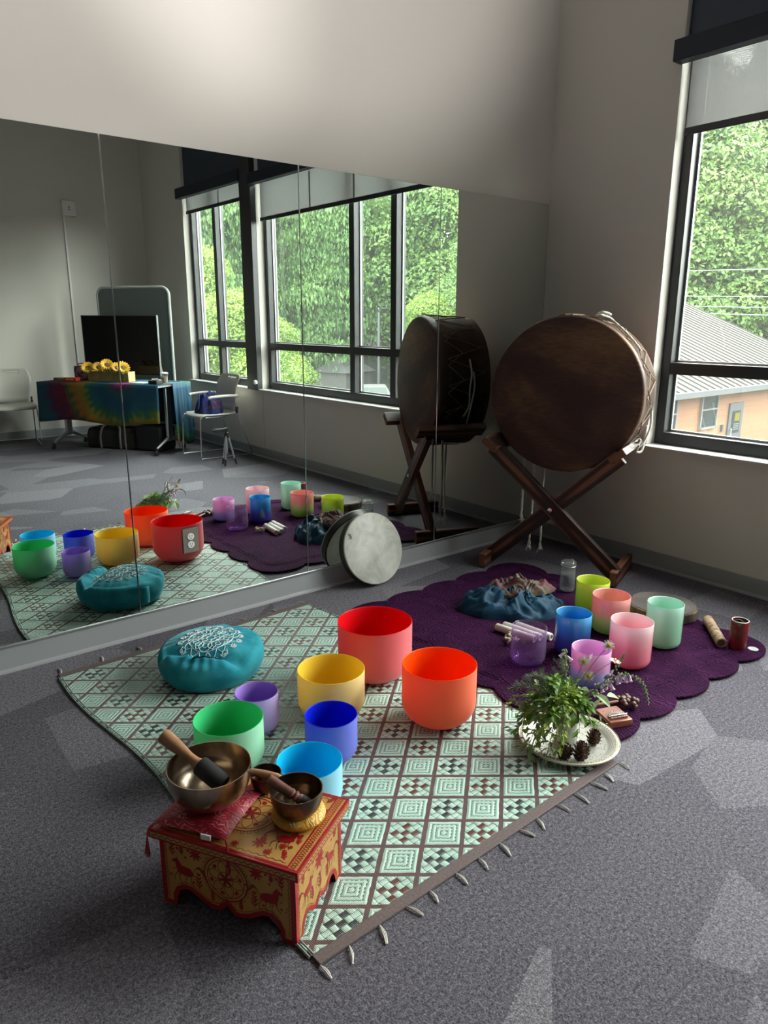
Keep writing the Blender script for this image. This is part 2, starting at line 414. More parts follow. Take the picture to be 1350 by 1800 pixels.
def leafmat(name, a, b, c):
    m = MT(name); m.set(rough=.5, spec=.25)
    nn = m.noise(.55, m.co('Object'), 3); n2 = m.noise(7, m.co('Object'), 1)
    cc = m.ramp(nn * .55 + n2 * .45, [(.3, a), (.5, b), (.72, c)]); m.col(cc); m.translucent(.35, cc); return m.mat
LEAF_A = leafmat('maple_leaves', (.028, .064, .018), (.062, .120, .028), (.120, .185, .045))
LEAF_B = leafmat('alder_leaves', (.040, .085, .012), (.090, .160, .020), (.175, .240, .038))
LEAF_C = leafmat('cedar_leaves', (.024, .060, .018), (.052, .110, .028), (.095, .162, .045))
BARK = simple('bark', (.035, .028, .022), .9, nz=.4, ns=3)
def crown_mesh(seed, nleaf, rad, hgt, size, lobes, drop=0.0, cone=0.0):
    rg = np.random.default_rng(seed); P = []; Nn = []
    L = []
    for _ in range(lobes):
        t = rg.random(); a = rg.random() * 2 * pi
        wid = (1 - cone * t) * (sin(pi * min(1, .12 + .80 * t)) if cone < .5 else 1)
        rr_ = rad * wid * (rg.random() ** .5) * .72
        L.append((rr_ * cos(a), rr_ * sin(a), hgt * t, rad * (.34 + .22 * rg.random()) * (1 - .35 * cone * t)))
    L = np.array(L); w = L[:, 3] ** 2; w /= w.sum()
    ix = rg.choice(len(L), nleaf, p=w)
    d = rg.normal(size=(nleaf, 3)); d /= np.linalg.norm(d, axis=1)[:, None]; d[:, 2] = np.where(rg.random(nleaf) < .6, np.abs(d[:, 2]), d[:, 2])
    sh = (.72 + .36 * rg.random(nleaf))[:, None]
    c = L[ix, :3] + d * L[ix, 3:4] * sh * np.array([1, 1, .8])
    n = d * .8 + rg.normal(size=(nleaf, 3)) * .55 + np.array([0, 0, .35]); n /= np.linalg.norm(n, axis=1)[:, None]
    a = np.cross(n, rg.normal(size=(nleaf, 3))); a /= np.linalg.norm(a, axis=1)[:, None]; b = np.cross(n, a)
    s = (size * (.6 + .8 * rg.random(nleaf)))[:, None]
    if drop: a = a * .5 + np.array([0, 0, -1]) * drop
    v = np.stack([c - a * s, c + b * s * .55, c + a * s - n * s * .25, c - b * s * .55], 1).reshape(-1, 3)
    f = np.arange(nleaf * 4).reshape(-1, 4)
    me = bpy.data.meshes.new('crown'); me.from_pydata(v.tolist(), [], f.tolist()); return me
def trunk_mb(h, r, seed=1, crown_h=8):
    rg = random.Random(seed); m = MB()
    P = [(0, 0, -1)] + [(rg.uniform(-.25, .25) * k, rg.uniform(-.25, .25) * k, h * k / 4) for k in range(1, 5)]
    m.tube(bez(P, 4), [r * (1 - .7 * i / 17) for i in range(17)], 8)
    for k in range(7):
        z = h * (.3 + .1 * k); a = rg.random() * 6.28; l = 2.6
        m.tube([(0, 0, z), (cos(a) * l * .5, sin(a) * l * .5, z + .8), (cos(a) * l, sin(a) * l, z + 2.0)], [r * .35, r * .22, r * .08], 6)
    return m
kinds = []
for (nm, lm, sd_, nl, rad, hg, sz, lob, drop, cone, th_) in (
        ('maple_tree', LEAF_A, 11, 60000, 5.2, 13, .135, 60, 0, .2, 13), ('alder_tree', LEAF_B, 12, 52000, 4.0, 10.5, .105, 54, 0, .25, 10),
        ('cedar_tree', LEAF_C, 13, 60000, 4.4, 17, .14, 80, .8, .75, 17)):
    me = crown_mesh(sd_, nl, rad, hg, sz, lob, drop, cone); me.materials.append(lm)
    tm = trunk_mb(th_, .32, sd_).build('trunk', BARK, smooth=1); tme = tm.data; bpy.data.objects.remove(tm)
    kinds.append((nm, me, tme))
rg = random.Random(5)
nT = 0
words = {'maple_tree': 'broad bright green maple', 'alder_tree': 'light yellow-green alder', 'cedar_tree': 'tall drooping green conifer'}
tl_ = []; seen_ = set()
for row, (rad, step, hz) in enumerate(((47, 7.2, -.2), (54, 7.0, 1.2), (62, 7.0, 3.4))):
    a = -74 + row * 2
    while a < 42:
        if -40 < a < 9: a += 3; continue
        aa = a + rg.uniform(-1.5, 1.5); r = rad + rg.uniform(-2, 2)
        k = rg.choice((0, 0, 1, 2)) if a > -30 else rg.choice((2, 2, 1, 0))
        tl_.append((r * cos(radians(aa)), r * sin(radians(aa)), GZ + hz + rg.uniform(0, .6), k, rg.uniform(.85, 1.15) + .12 * row, row))
        a += math.degrees(step / rad)
for (D, az, k, s) in ((30, -62, 1, .62), (33, -66, 1, .75), (36, -59.5, 1, .50), (31, -70, 1, .6), (43, -47.5, 1, .6), (45, -44, 0, .75)):
    tl_.append((-3.83 + D * cos(radians(az)), 3.12 + D * sin(radians(az)), GZ - .6, k, s, -1))
for (x, y, z, k, s, row) in tl_:
    nm, me, tme = kinds[k]
    where = {0: 'at the front of the wooded slope', 1: 'in the middle of the wooded slope', 2: 'at the top of the wooded slope', -1: 'standing near the parked cars, seen in the mirror'}[row]
    azd = math.degrees(atan2(y - (-3.1 if y > 0 else 3.1), x + 3.8))
    sec = 'above the orange building roof' if azd > 27.5 else 'right of the roof peak' if azd > 20 else 'beyond the right edge of the window' if azd > -40 else 'behind the drum reflection' if azd > -48 else 'in the narrow right mirror pane' if azd > -52 else 'in the narrow mirror pane with the lamp post' if azd > -54.5 else 'in the wide mirror pane' if azd > -60 else 'beside the dark column in the mirror' if azd > -64 else 'in the far left mirror window'
    lab_ = words[nm] + ', ' + {0: 'front row', 1: 'middle row', 2: 'top row', -1: 'low and near the cars'}[row] + ', ' + sec
    if lab_ in seen_: lab_ += ', ' + ('taller' if s > .9 else 'lower') + ''; 
    seen_.add(lab_)
    t = thing(nm, lab_, 'tree', (x, y, z), rg.random() * 6.28, 'trees on the wooded slope')
    t.scale = (s, s, s * rg.uniform(.9, 1.1))
    c = bpy.data.objects.new('crown', me); C.objects.link(c); c.parent = t; c.location = (0, 0, 1.2 if row >= 0 else .3)
    b = bpy.data.objects.new('trunk', tme); C.objects.link(b); b.parent = t

# orange clad building with standing seam roof
m_ = MT('orange_cladding'); m_.set(rough=.7); x, y, z = m_.xyz()
ln = (z / .19).fr().lt(.07); m_.col(m_.mix(ln, m_.ramp(m_.noise(2, detail=3), [(.3, (.098, .042, .015)), (.7, (.115, .051, .019))]), (.065, .028, .011))); ORANGE = m_.mat
ROOFM = simple('metal_roofing', (.050, .048, .044), .8, .0, spec=.1); RIBM = simple('metal_roof_rib', (.026, .025, .023), .8, 0, spec=.1)
TRIMW = simple('white_trim', (.055, .055, .053), .6)
GREYD = simple('grey_door_paint', (.020, .024, .028), .5)
DARKG = simple('dark_glass', (.010, .016, .016), .25, 0, spec=.12)
bd = thing('neighbour_building', 'orange clad building with pale metal roof, seen through the right window', 'building', (8.0, 8.2, GZ))
BX, EV = 20.7, 2.7
MB().box((BX / 2 - .3, 8, EV / 2 - .1 + .0), (BX - 1, 15.2, EV + .2)).build('wall', ORANGE, bd)
rf = MB(); tn = .41
for s in (0, 1):
    P = [(-.5, -.1, EV), (BX, -.1, EV), (BX, 8, EV + 8.1 * tn), (-.5, 8, EV + 8.1 * tn)]
    if s: P = [(a, 16 - b, c) for a, b, c in P]
    rf.poly(P); rf.poly([(a, b, c - .12) for a, b, c in P][::-1])
rib = MB()
for k in range(int((BX + .5) / .42) + 1):
    xx = -.5 + k * .42
    L = Vector((0, 8.1, 8.1 * tn)); Mx = Tr(xx, -.1, EV) @ Matrix.Rotation(math.atan(tn), 4, 'X')
    rib.box((0, L.length / 2, .02), (.03, L.length, .045), Mx)
rfo = rf.build('roof', ROOFM, bd); rib.build('roof_ribs', RIBM, rfo)
MB().box((BX / 2 - .25, -.16, EV - .08), (BX + .5, .12, .17)).build('gutter', GREYD, bd)
MB().box((BX / 2 - .25, .15, EV - .1), (BX + .4, .5, .04)).build('soffit', TRIMW, bd)
MB().box((12.2, 3.6, EV + 3.6 * tn + .2), (.05, .05, .35)).build('vent_pipe', TRIMW, bd)
for (xa, xb) in ((8.1, 9.1), (10.6, 11.6), (3.0, 4.0)):
    w = MB()
    for (cx, cz, sx, sz) in (((xa + xb) / 2, 1.40, xb - xa, .07), ((xa + xb) / 2, 2.6, xb - xa, .07), (xa, 2.0, .07, 1.27), (xb, 2.0, .07, 1.27), ((xa + xb) / 2, 2.0, xb - xa - .07, .05)): w.box((cx, .36, cz), (sx, .08, sz))
    fo = w.build('window_frame', TRIMW, bd); MB().box(((xa + xb) / 2, .375, 2.0), (xb - xa - .06, .03, 1.18)).build('pane', DARKG, fo)
do = MB().box((12.95, .37, 1.05), (.95, .06, 2.1)).build('door', GREYD, bd)
MB().box((12.95, .335, 1.45), (.55, .02, .75)).build('door_glass', DARKG, do); MB().box((12.95, .335, .55), (.55, .02, .7)).build('door_glass', DARKG, do)
YEL = simple('yellow_notice', (.06, .05, .008), .8, spec=.1); PAPO = simple('outdoor_notice', (.06, .06, .06), .8, spec=.1); PAP = simple('paper_notice', (.55, .55, .55), .7)
MB().box((12.98, .315, 1.62), (.36, .01, .28)).build('notice', YEL, do)
for k in range(4): MB().box((12.95, .315, 1.38 - k * .06), (.38, .01, .03)).build('notice_line', PAPO, do)
for k in range(5): MB().box((12.95, .315, .74 - k * .07), (.38, .01, .035)).build('notice_line', PAPO, do)
MB().tube([(12.56, .33, 1.0), (12.56, .26, 1.0), (12.56, .26, 1.25), (12.56, .33, 1.25)], .02, 8).build('door_handle', CHROME, do)
MB().box((12.1, .36, 1.3), (.1, .08, .22)).build('wall_lamp', GREYD, bd)
# poles, wires
WOOD_G = simple('weathered_pole', (.03, .025, .02), .9)
for (x, y, lab) in ((33, 36, 'wooden utility pole beyond the orange building'), (33, -41, 'wooden utility pole behind the parked cars')):
    t = thing('utility_pole', lab, 'utility pole', (x, y, GZ), 0, 'utility poles')
    MB().tube([(0, 0, -.3), (0, 0, 9)], [.16, .11], 10).build('pole', WOOD_G, t, smooth=1); MB().box((0, 0, 8.0), (.1, 1.8, .12)).build('crossarm', WOOD_G, t)
WIRE = simple('pale_cable', (.08, .085, .082), .8, spec=.1)
for k, (z, lab) in enumerate(((3.75, 'highest overhead cable crossing the trees'), (2.5, 'second overhead cable from the top crossing the trees'), (2.0, 'third overhead cable from the top above the roof'), (1.65, 'lowest overhead cable above the roof'))):
    P = [(33 + .25 * k, 36 - 77 * i / 24, z + .0 - 1.2 * (1 - (2 * i / 24 - 1) ** 2) + 1.1) for i in range(25)]
    tag(MB().tube(P, .025, 5).build('overhead_cable', WIRE), lab, 'cable', 'overhead cables')
# lamp post
t = thing('lamp_post', 'slim grey parking lot lamp post standing by the cars', 'street lamp', (26.5, -35.0, GZ))
MB().tube([(0, 0, 0), (0, 0, 5.3)], [.11, .08], 10).build('pole', GREYD, t, smooth=1)
MB().tube(bez([(0, 0, 5.25), (-.1, .1, 5.5), (.5, -.4, 5.55)], 5), .05, 8).build('arm', GREYD, t, smooth=1); MB().box((.75, -.55, 5.53), (.7, .3, .12), Rz(0)).build('lamp_head', GREYD, t, bevel=.03)
# shed
t = thing('garden_shed', 'small grey wooden shed with dark shingle roof below the trees', 'shed', (25.3, -37.2, GZ), radians(-20))
SHW = simple('grey_shed_boards', (.022, .022, .021), .9, nz=.2, ns=4); SHR = simple('dark_shingles', (.010, .011, .012), .9)
MB().box((0, 0, .75), (3.2, 2.4, 1.5)).build('wall', SHW, t)
s_ = MB(); s_.add([(-1.8, -1.4, 1.45), (1.8, -1.4, 1.45), (1.8, 1.4, 1.45), (-1.8, 1.4, 1.45), (-.6, 0, 2.5), (.6, 0, 2.5)], [(0, 1, 5, 4), (2, 3, 4, 5), (1, 2, 5), (3, 0, 4), (0, 3, 2, 1)]); s_.build('roof', SHR, t)
MB().box((-.4, 1.21, .65), (.9, .04, 1.3)).build('door', SHR, t)
# parked cars
TLR = simple('tail_light_red', (.05, .003, .003), .5, spec=.1)
def car(loc, rz, paint, lab):
    t = thing('parked_car', lab, 'car', loc, rz, None)
    prof = [(-2.25, .35), (-2.25, .80), (-2.0, .92), (-1.35, 1.0), (-.75, 1.42), (.75, 1.46), (1.6, 1.02), (2.15, .95), (2.25, .6), (2.2, .35)]
    b = MB(); n = len(prof); W_ = .88
    v = []
    for s, k in ((-1, 1), (1, 1)): v += [(x, s * W_ * (1 if z < 1.05 else .80), z) for x, z in prof]
    b.add(v, [tuple(range(n)), tuple(range(n, 2 * n))[::-1]] + [(i, (i + 1) % n, n + (i + 1) % n, n + i) for i in range(n)])
    b.build('body', paint, t, bevel=.06, seg=3)
    g = MB()
    for s in (-1, 1): g.poly([(-1.25, s * .865, 1.03), (-.72, s * .735, 1.36), (.70, s * .735, 1.39), (1.35, s * .865, 1.05)])
    g.poly([(-1.38, -.72, 1.04), (-.80, -.62, 1.42), (-.80, .62, 1.42), (-1.38, .72, 1.04)]); g.poly([(1.60, -.72, 1.06), (.82, -.62, 1.465), (.82, .62, 1.465), (1.60, .72, 1.06)])
    g.build('windows', DARKG, t, thick=.02)
    for x in (-1.4, 1.4):
        for s in (-1, 1):
            w = MB().lathe([(.05, -.1), (.30, -.1), (.33, -.06), (.33, .06), (.30, .1), (.05, .1)], 20, Tr(x, s * .82, .33) @ Matrix.Rotation(pi / 2, 4, 'X')).build('wheel', RUBBER, t, smooth=1)
    for s in (-1, 1): MB().box((-2.2, s * .68, .82), (.12, .28, .14)).build('tail_light', TLR, t)
car((19.9, -27.2, GZ), radians(-55), simple('white_car_paint', (.045, .045, .046), .5, spec=.1), 'white hatchback parked below the wide window, seen in mirror')
car((16.3, -28.6, GZ), radians(-15), simple('blue_car_paint', (.010, .020, .034), .5, spec=.1), 'blue car parked below the trees, seen in mirror')

# ------------------------------------------------------------------ woven plastic rug
RC, RA = (-2.529, -1.066), radians(1.5)
RUG_T = .005
m_ = MT('woven_rug'); m_.set(rough=.42, spec=.45)
X, Y, Z = m_.xyz()
I = X * (1 / .167) + Y * (1 / .140) + 5.609; J = X * (1 / .167) - Y * (1 / .140) - 5.626
wob = (m_.noise(40) - .5) * .05
I = I + wob; J = J + wob
u, v, ci, cj = I.fr(), J.fr(), I.fl(), J.fl()
lw = .085
line = u.lt(lw).mx(v.lt(lw)).mx(u.gt(1 - .035)).mx(v.gt(1 - .035))
uu_ = (u - lw) / (1 - lw - .035); vv_ = (v - lw) / (1 - lw - .035)
odd = (ci + cj).mod(2)                       # 1 = weave cell
# nested squares
dd = (uu_ - .5).abs().mx((vv_ - .5).abs())
ring = (((dd * 7.2 + .35).fr() - .5).abs() * 2)
ringline = ring.gt(.70) * dd.lt(.46) * (((uu_ + vv_ * .0) * 46).sin() * ((vv_ * 46).sin()) * .5 + .5).gt(.40)
inner = dd.lt(.13)
# basket weave: squares turned 45 degrees to the cell
P = (uu_ + vv_ - 1) * 6.67 * .5 * 1.0; Q = (uu_ - vv_) * 6.67 * .5
P = P * 1.0 + .5; Q = Q * 1.0 + .5
pi_, qi_ = P.fl(), Q.fl(); pf, qf = P.fr(), Q.fr()
par = (pi_ + qi_).mod(2)
dark = (pi_.abs().lt(.5) * qi_.abs().lt(.5)).mx((pi_.abs() - 1).abs().lt(.5) * (qi_.abs() - 1).abs().lt(.5))
edge = pf.mn(pf * -1 + 1) * (par) + (qf.mn(qf * -1 + 1)) * (par * -1 + 1)
eline = edge.lt(.075)
mint = m_.ramp(m_.noise(9, detail=3), [(.3, (.35, .54, .455)), (.7, (.48, .66, .575))])
rib_ = ((X + Y * .12) * 1500).sin() * .5 + .5
mint = m_.mix(rib_ * .3, mint, (.66, .80, .74))
brown = m_.mix(m_.noise(60), (.075, .042, .042), (.16, .10, .105))
bk = (ci.mod(2)); darkc = m_.mix(bk, (.035, .045, .05), (.13, .045, .035))
cA = m_.mix(ringline, mint, (.10, .20, .16))
cB = m_.mix(dark, mint, darkc); cB = m_.mix(eline, cB, (.045, .075, .065))
cc = m_.mix(odd, cA, cB); cc = m_.mix(line, cc, brown)
m_.col(cc)
hh = (line * -1 + 1) * (odd * (edge.mn(.3) * 3.0) + (odd * -1 + 1) * (ring * -.8 + 1)) * .8 + rib_ * .18 + line * .35
m_.bump(hh, .75, .004); RUGM = m_.mat
BROWNB = simple('brown_binding', (.13, .095, .095), .85, nz=.2, ns=150)
CORD = simple('striped_cord', (.20, .26, .23), .7, nz=.5, ns=120)
COTTON = simple('cotton_tassel', (.62, .60, .56), .9)
rug = thing('woven_rug', 'mint green and brown diamond patterned woven plastic rug under the frosted bowls', 'rug', (RC[0], RC[1], 0), RA)
def edgeR(y): return .605 + .062 * cos(pi * min(1, abs(y - .12) / .95) / 2) ** 1.5 * (1 if abs(y - .12) < .95 else 0)
def edgeL(y): return -.600 - .022 * sin((y + .9) * 5.0) * (1 if y > -.7 else .3)
ys = [-.885 + 1.77 * i / 40 for i in range(41)]
out = [(edgeR(y), y) for y in ys] + [(edgeL(y), y) for y in ys[::-1]]
MB().prism(out, .0005, RUG_T).build('weave', RUGM, rug)
for s, y0 in ((-1, -.885), (1, .885)):
    xa, xb = edgeL(y0), edgeR(y0)
    MB().box(((xa + xb) / 2, y0 + s * .016, .0035), (xb - xa + .006, .034, .007)).build('binding', BROWNB, rug, bevel=.002)
for fn in (edgeL, edgeR):
    c_ = MB()
    for k in (0, 1, 2): c_.tube([(fn(y) + (k - 1) * .006 + (-.003 if fn is edgeL else .003), y, .0045) for y in ys], .0032, 6, mi=k % 2)
    c_.build('edge_cord', [CORD, RUGM], rug, smooth=1)
for s, y0 in ((-1, -.918), (1, .918)):
    n_ = 15
    for k in range(n_):
        if s > 0 and k % 2: continue
        x = -.60 + 1.22 * k / (n_ - 1) + R_.uniform(-.008, .008); L = R_.uniform(.04, .06); a = R_.uniform(-.5, .3)
        tb = MB()
        for q in range(3):
            e = a + R_.uniform(-.05, .05)
            tb.tube(bez([(x, y0, .004), (x + L * .5 * sin(e + .04 * q) + .0015 * q, y0 + s * L * .5, .006), (x + L * sin(e), y0 + s * L * cos(e), .003)], 5), .0016, 5)
        tb.build('tassel', COTTON, rug, smooth=1)
# ------------------------------------------------------------------ purple scalloped quilt
m_ = MT('purple_quilt'); m_.set(rough=.95, spec=.08)
nn = m_.noise(5, detail=4, dist=1.6); wv = m_.new('ShaderNodeTexWave'); wv.inputs['Scale'].default_value = 24; wv.inputs['Distortion'].default_value = 26; wv.inputs['Detail'].default_value = 4; wv.inputs['Detail Scale'].default_value = .55
m_.link(m_.co(), wv.inputs['Vector']); wn = N(m_.nt, wv.outputs['Fac'])
m_.col(m_.ramp(nn * .5 + wn * .3 + m_.noise(300) * .2, [(.25, (.010, .0012, .013)), (.55, (.028, .0042, .029)), (.85, (.074, .015, .066))])); m_.bump(wn * .6 + m_.noise(150) * .5, .55, .007); QUILT = m_.mat
def scallop(x0, x1, y0, y1, n1, n2, amp):
    P = []
    def side(a, b, n, nx, ny):
        for k in range(n * 10):
            t = k / (n * 10); s = abs(sin(pi * t * n)) ** .7; P.append((a[0] + (b[0] - a[0]) * t + nx * amp * s, a[1] + (b[1] - a[1]) * t + ny * amp * s))
    side((x0, y0), (x1, y0), n1, 0, -1); side((x1, y0), (x1, y1), n2, 1, 0); side((x1, y1), (x0, y1), n1, 0, 1); side((x0, y1), (x0, y0), n2, -1, 0)
    return P
QZ = .016
qo = scallop(-1.855, -.615, -1.862, -.395, 5, 6, .045)
quilt = MB().prism(qo, .006, QZ).build('quilt', QUILT, bevel=.004, seg=3)
tag(quilt, 'dark purple quilted throw with scalloped edge under the glass bowls', 'throw')
def inset(P, f):
    cx = sum(p[0] for p in P) / len(P); cy = sum(p[1] for p in P) / len(P)
    return [(cx + (x - cx) * (1 - f), cy + (y - cy) * (1 - f)) for x, y in P]
for f in (.10, .13):
    MB().tube([(x, y, QZ - .0005) for x, y in inset(scallop(-1.855, -.615, -1.862, -.395, 5, 6, .02), f)], .0028, 5, closed=True).build('stitched_ridge', QUILT, quilt, smooth=1)

# ------------------------------------------------------------------ frosted quartz bowls
def bowl_profile(r, h, t, cr):
    o = [(.0005, 0)]; o += [(r - cr + cr * sin(a), cr - cr * cos(a)) for a in [pi / 2 * k / 12 for k in range(13)]]
    o += [(r + (0.0) * k, cr + (h - cr) * k / 4) for k in range(1, 5)]
    i = [(r - t * .3, h + t * .35), (r - t * .8, h + t * .2), (r - t, h - t * .3)]
    ci_ = cr - t * .5
    i += [(r - t, h - (h - cr) * k / 4) for k in range(1, 4)]
    i += [(r - t - ci_ + ci_ * sin(a), t + ci_ - ci_ * cos(a)) for a in [pi / 2 * k / 12 for k in range(12, -1, -1)]]
    i += [(.0005, t)]
    return o, i
def frosted(name, x, y, zt, r, cin, cout, lab, flare=0):
    h = zt - RUG_T - .001; t = .004
    cr = min(r * .60, h * .5); o, i = bowl_profile(r, h, t, cr)
    o = [(a + (flare * max(0, (b / h)) ** 2 * r), b) for a, b in o]; i = [(a + (flare * max(0, (b / h)) ** 2 * r), b) for a, b in i]
    mo = MT('frosted_' + name); mo.set(rough=.55, sheen=.25, spec=.35, sheenr=.5); mo.col(cout); mo.bump(mo.noise(500, detail=1), .08, .001); mo.translucent(.34, cout)
    mi = MT('inner_' + name); mi.set(rough=.38, spec=.3); mi.col(cin); mi.translucent(.36, cin)
    b = MB(); b.lathe(o, 72); k = len(b.f)
    b.lathe([o[-1]] + i, 72, mi=1)
    ob = b.build('crystal_singing_bowl', [mo.mat, mi.mat], None, smooth=60, loc=(x, y, RUG_T + .0005))
    tag(ob, lab, 'singing bowl', None); ob['group'] = 'frosted crystal singing bowls on the woven rug'
    return ob
G_ = 'frosted crystal singing bowls on the woven rug'
frosted('red', -2.145, -.978, .246, .151, (.80, .004, .010), (.90, .20, .23), 'red frosted singing bowl, the largest one, on the green rug')
frosted('yellow', -2.464, -1.124, .192, .123, (.94, .68, .07), (.95, .80, .34), 'yellow frosted singing bowl between the red and blue ones')
frosted('orange', -2.176, -1.393, .228, .135, (.98, .10, .003), (.98, .21, .085), 'orange frosted singing bowl nearest the flower tray')
frosted('lavender', -2.727, -1.042, .153, .076, (.46, .28, .80), (.62, .48, .84), 'small lavender frosted singing bowl beside the teal cushion')
frosted('green', -2.911, -1.19, .186, .111, (.07, .66, .26), (.42, .84, .60), 'mint green frosted singing bowl behind the large brass bowl')
frosted('blue', -2.62, -1.347, .165, .087, (.003, .018, .74), (.20, .25, .86), 'deep blue frosted singing bowl in front of the yellow one')
frosted('cyan', -2.812, -1.51, .157, .098, (.008, .58, .92), (.38, .80, .92), 'sky blue frosted singing bowl behind the painted stool')
# ------------------------------------------------------------------ glossy gradient bowls on the quilt
def glossy(x, y, zt, r, stops, lab, clear=False):
    h = zt - QZ; t = .0035; cr = r * .42; o, i = bowl_profile(r, h, t, cr)
    if clear: mt = thin_glass('tinted_purple_glass', None, 1.5, 0.0, (h, stops), body=(.085, (.62, .46, .78)))
    else:
        mo = MT('gradient_quartz'); cc = mo.ramp(mo.xyz()[2] / h + (mo.noise(18, detail=4) - .5) * .16, stops); mo.col(cc)
        mo.set(rough=.22, coat=.9, coatr=.03, spec=.5); mo.translucent(.30, cc); mt = mo.mat
    b = MB().lathe(o + i, 64)
    ob = b.build('crystal_singing_bowl', mt, None, smooth=60, loc=(x, y, QZ)); tag(ob, lab, 'singing bowl'); ob['group'] = 'glossy crystal singing bowls on the purple quilt'
    return ob
glossy(-.888, -1.134, .178, .081, [(.1, (.40, .62, .10)), (.45, (.55, .72, .10)), (.9, (.74, .80, .14))], 'lime yellow singing bowl near the drum stand')
glossy(-1.026, -1.332, .193, .086, [(.18, (.34, .50, .13)), (.42, (.58, .66, .24)), (.6, (.86, .46, .38)), (.95, (.90, .42, .42))], 'coral pink over lime green singing bowl beside the wood slice')
glossy(-1.357, -1.368, .202, .076, [(.12, (.08, .07, .42)), (.42, (.06, .13, .55)), (.75, (.06, .36, .72)), (.95, (.10, .45, .78))], 'sky blue fading to indigo singing bowl')
glossy(-1.574, -1.305, .175, .074, [(.0, (.80, .62, .93)), (.35, (.88, .76, .96)), (1, (.97, .94, .98))], 'clear violet glass singing bowl', True)
glossy(-1.254, -1.585, .211, .087, [(.1, (.88, .26, .34)), (.5, (.90, .40, .48)), (.9, (.92, .72, .76))], 'rose pink singing bowl fading to white at the rim')
glossy(-.972, -1.571, .216, .078, [(.1, (.40, .70, .50)), (.6, (.46, .76, .60)), (.95, (.56, .80, .72))], 'pale mint singing bowl in front of the wood slice')
glossy(-1.532, -1.586, .17, .077, [(.2, (.36, .42, .76)), (.42, (.50, .50, .80)), (.6, (.84, .42, .72)), (.95, (.88, .52, .80))], 'orchid pink over pale blue singing bowl behind the daisies')

# ------------------------------------------------------------------ big hide drum
NA, NT = .372, .023
nv = Vector((-cos(NA) * cos(NT), -sin(NA) * cos(NT), sin(NT)))      # face normal
DC = Vector((-.541, -.618, 1.027)); DR, DD = .424, .35
sx = Vector((-nv.y, nv.x, 0)).normalized() * -1                      # horizontal tangent
FM = Matrix(((sx.x, nv.cross(sx).x, nv.x, DC.x), (sx.y, nv.cross(sx).y, nv.y, DC.y), (sx.z, nv.cross(sx).z, nv.z, DC.z), (0, 0, 0, 1)))
drum = thing('hide_drum', 'large round drum with a brown mottled hide face on a wooden stand', 'drum', DC - nv * DD / 2 - Vector((0, 0, DR)))
BM = Matrix.Translation(-drum.location) @ FM                         # local +z = face normal
m_ = MT('brown_hide'); m_.set(rough=.6, spec=.22)
va = m_.co(scale=(1, 1, 1)); n1 = m_.noise(1.7, m_.co(scale=(.6, 1.0, 1.8)), 3, .5, .6); n2 = m_.noise(22, m_.co(scale=(1, 1, 5)), 4)
m_.col(m_.ramp(n1 * .8 + n2 * .2, [(.38, (.052, .027, .025)), (.48, (.080, .041, .032)), (.57, (.145, .076, .042)), (.68, (.24, .135, .070))])); m_.bump(n2, .12, .004); HIDE = m_.mat
m_ = MT('drum_side_hide'); m_.set(rough=.85, spec=.15); n1 = m_.noise(5, m_.co(scale=(1, 1, 1)), 4)
m_.col(m_.ramp(n1, [(.3, (.035, .022, .018)), (.55, (.085, .052, .038)), (.8, (.15, .098, .065))])); m_.bump(n1, .1, .006); HIDES = m_.mat
MB().lathe([(.001, 0), (DR - .012, 0), (DR - .004, -.003), (DR, -.012), (DR + .001, -.03), (DR, -.06)], 96, BM).build('drum_head', HIDE, drum, smooth=50)
MB().lathe([(DR - .001, -.055), (DR - .002, -.10), (DR - .004, -DD / 2), (DR - .002, -DD + .1), (DR - .001, -DD + .055)], 96, BM).build('shell', HIDES, drum, smooth=50)
MB().lathe([(DR, -DD + .06), (DR + .001, -DD + .03), (DR, -DD + .012), (DR - .012, -DD), (.001, -DD)], 96, BM).build('drum_head', HIDE, drum, smooth=50)
LACE = simple('hide_lacing', (.20, .13, .08), .7)
lc = MB(); nL = 16
for k in range(nL):
    for (ka, kb) in ((k, k + .5), (k + .5, k + 1)):
        P = []
        za, zb = (-.055, -DD + .055) if ka == k else (-DD + .055, -.055)
        for i in range(9):
            t = i / 8; a = 2 * pi * (ka + (kb - ka) * t) / nL; P.append(((DR + .006) * cos(a), (DR + .006) * sin(a), za + (zb - za) * t))
        lc.tube(P, .0032, 5, BM)
    for (ka, kb, za, zb) in ((k + .25, k + .75, -.055, -DD * .45), (k + .75, k + 1.25, -DD * .45, -.055)):
        P = []
        for i in range(6):
            t = i / 5; a = 2 * pi * (ka + (kb - ka) * t) / nL; P.append(((DR + .009) * cos(a), (DR + .009) * sin(a), za + (zb - za) * t))
        lc.tube(P, .0028, 5, BM)
lc.build('lacing', LACE, drum, smooth=1)
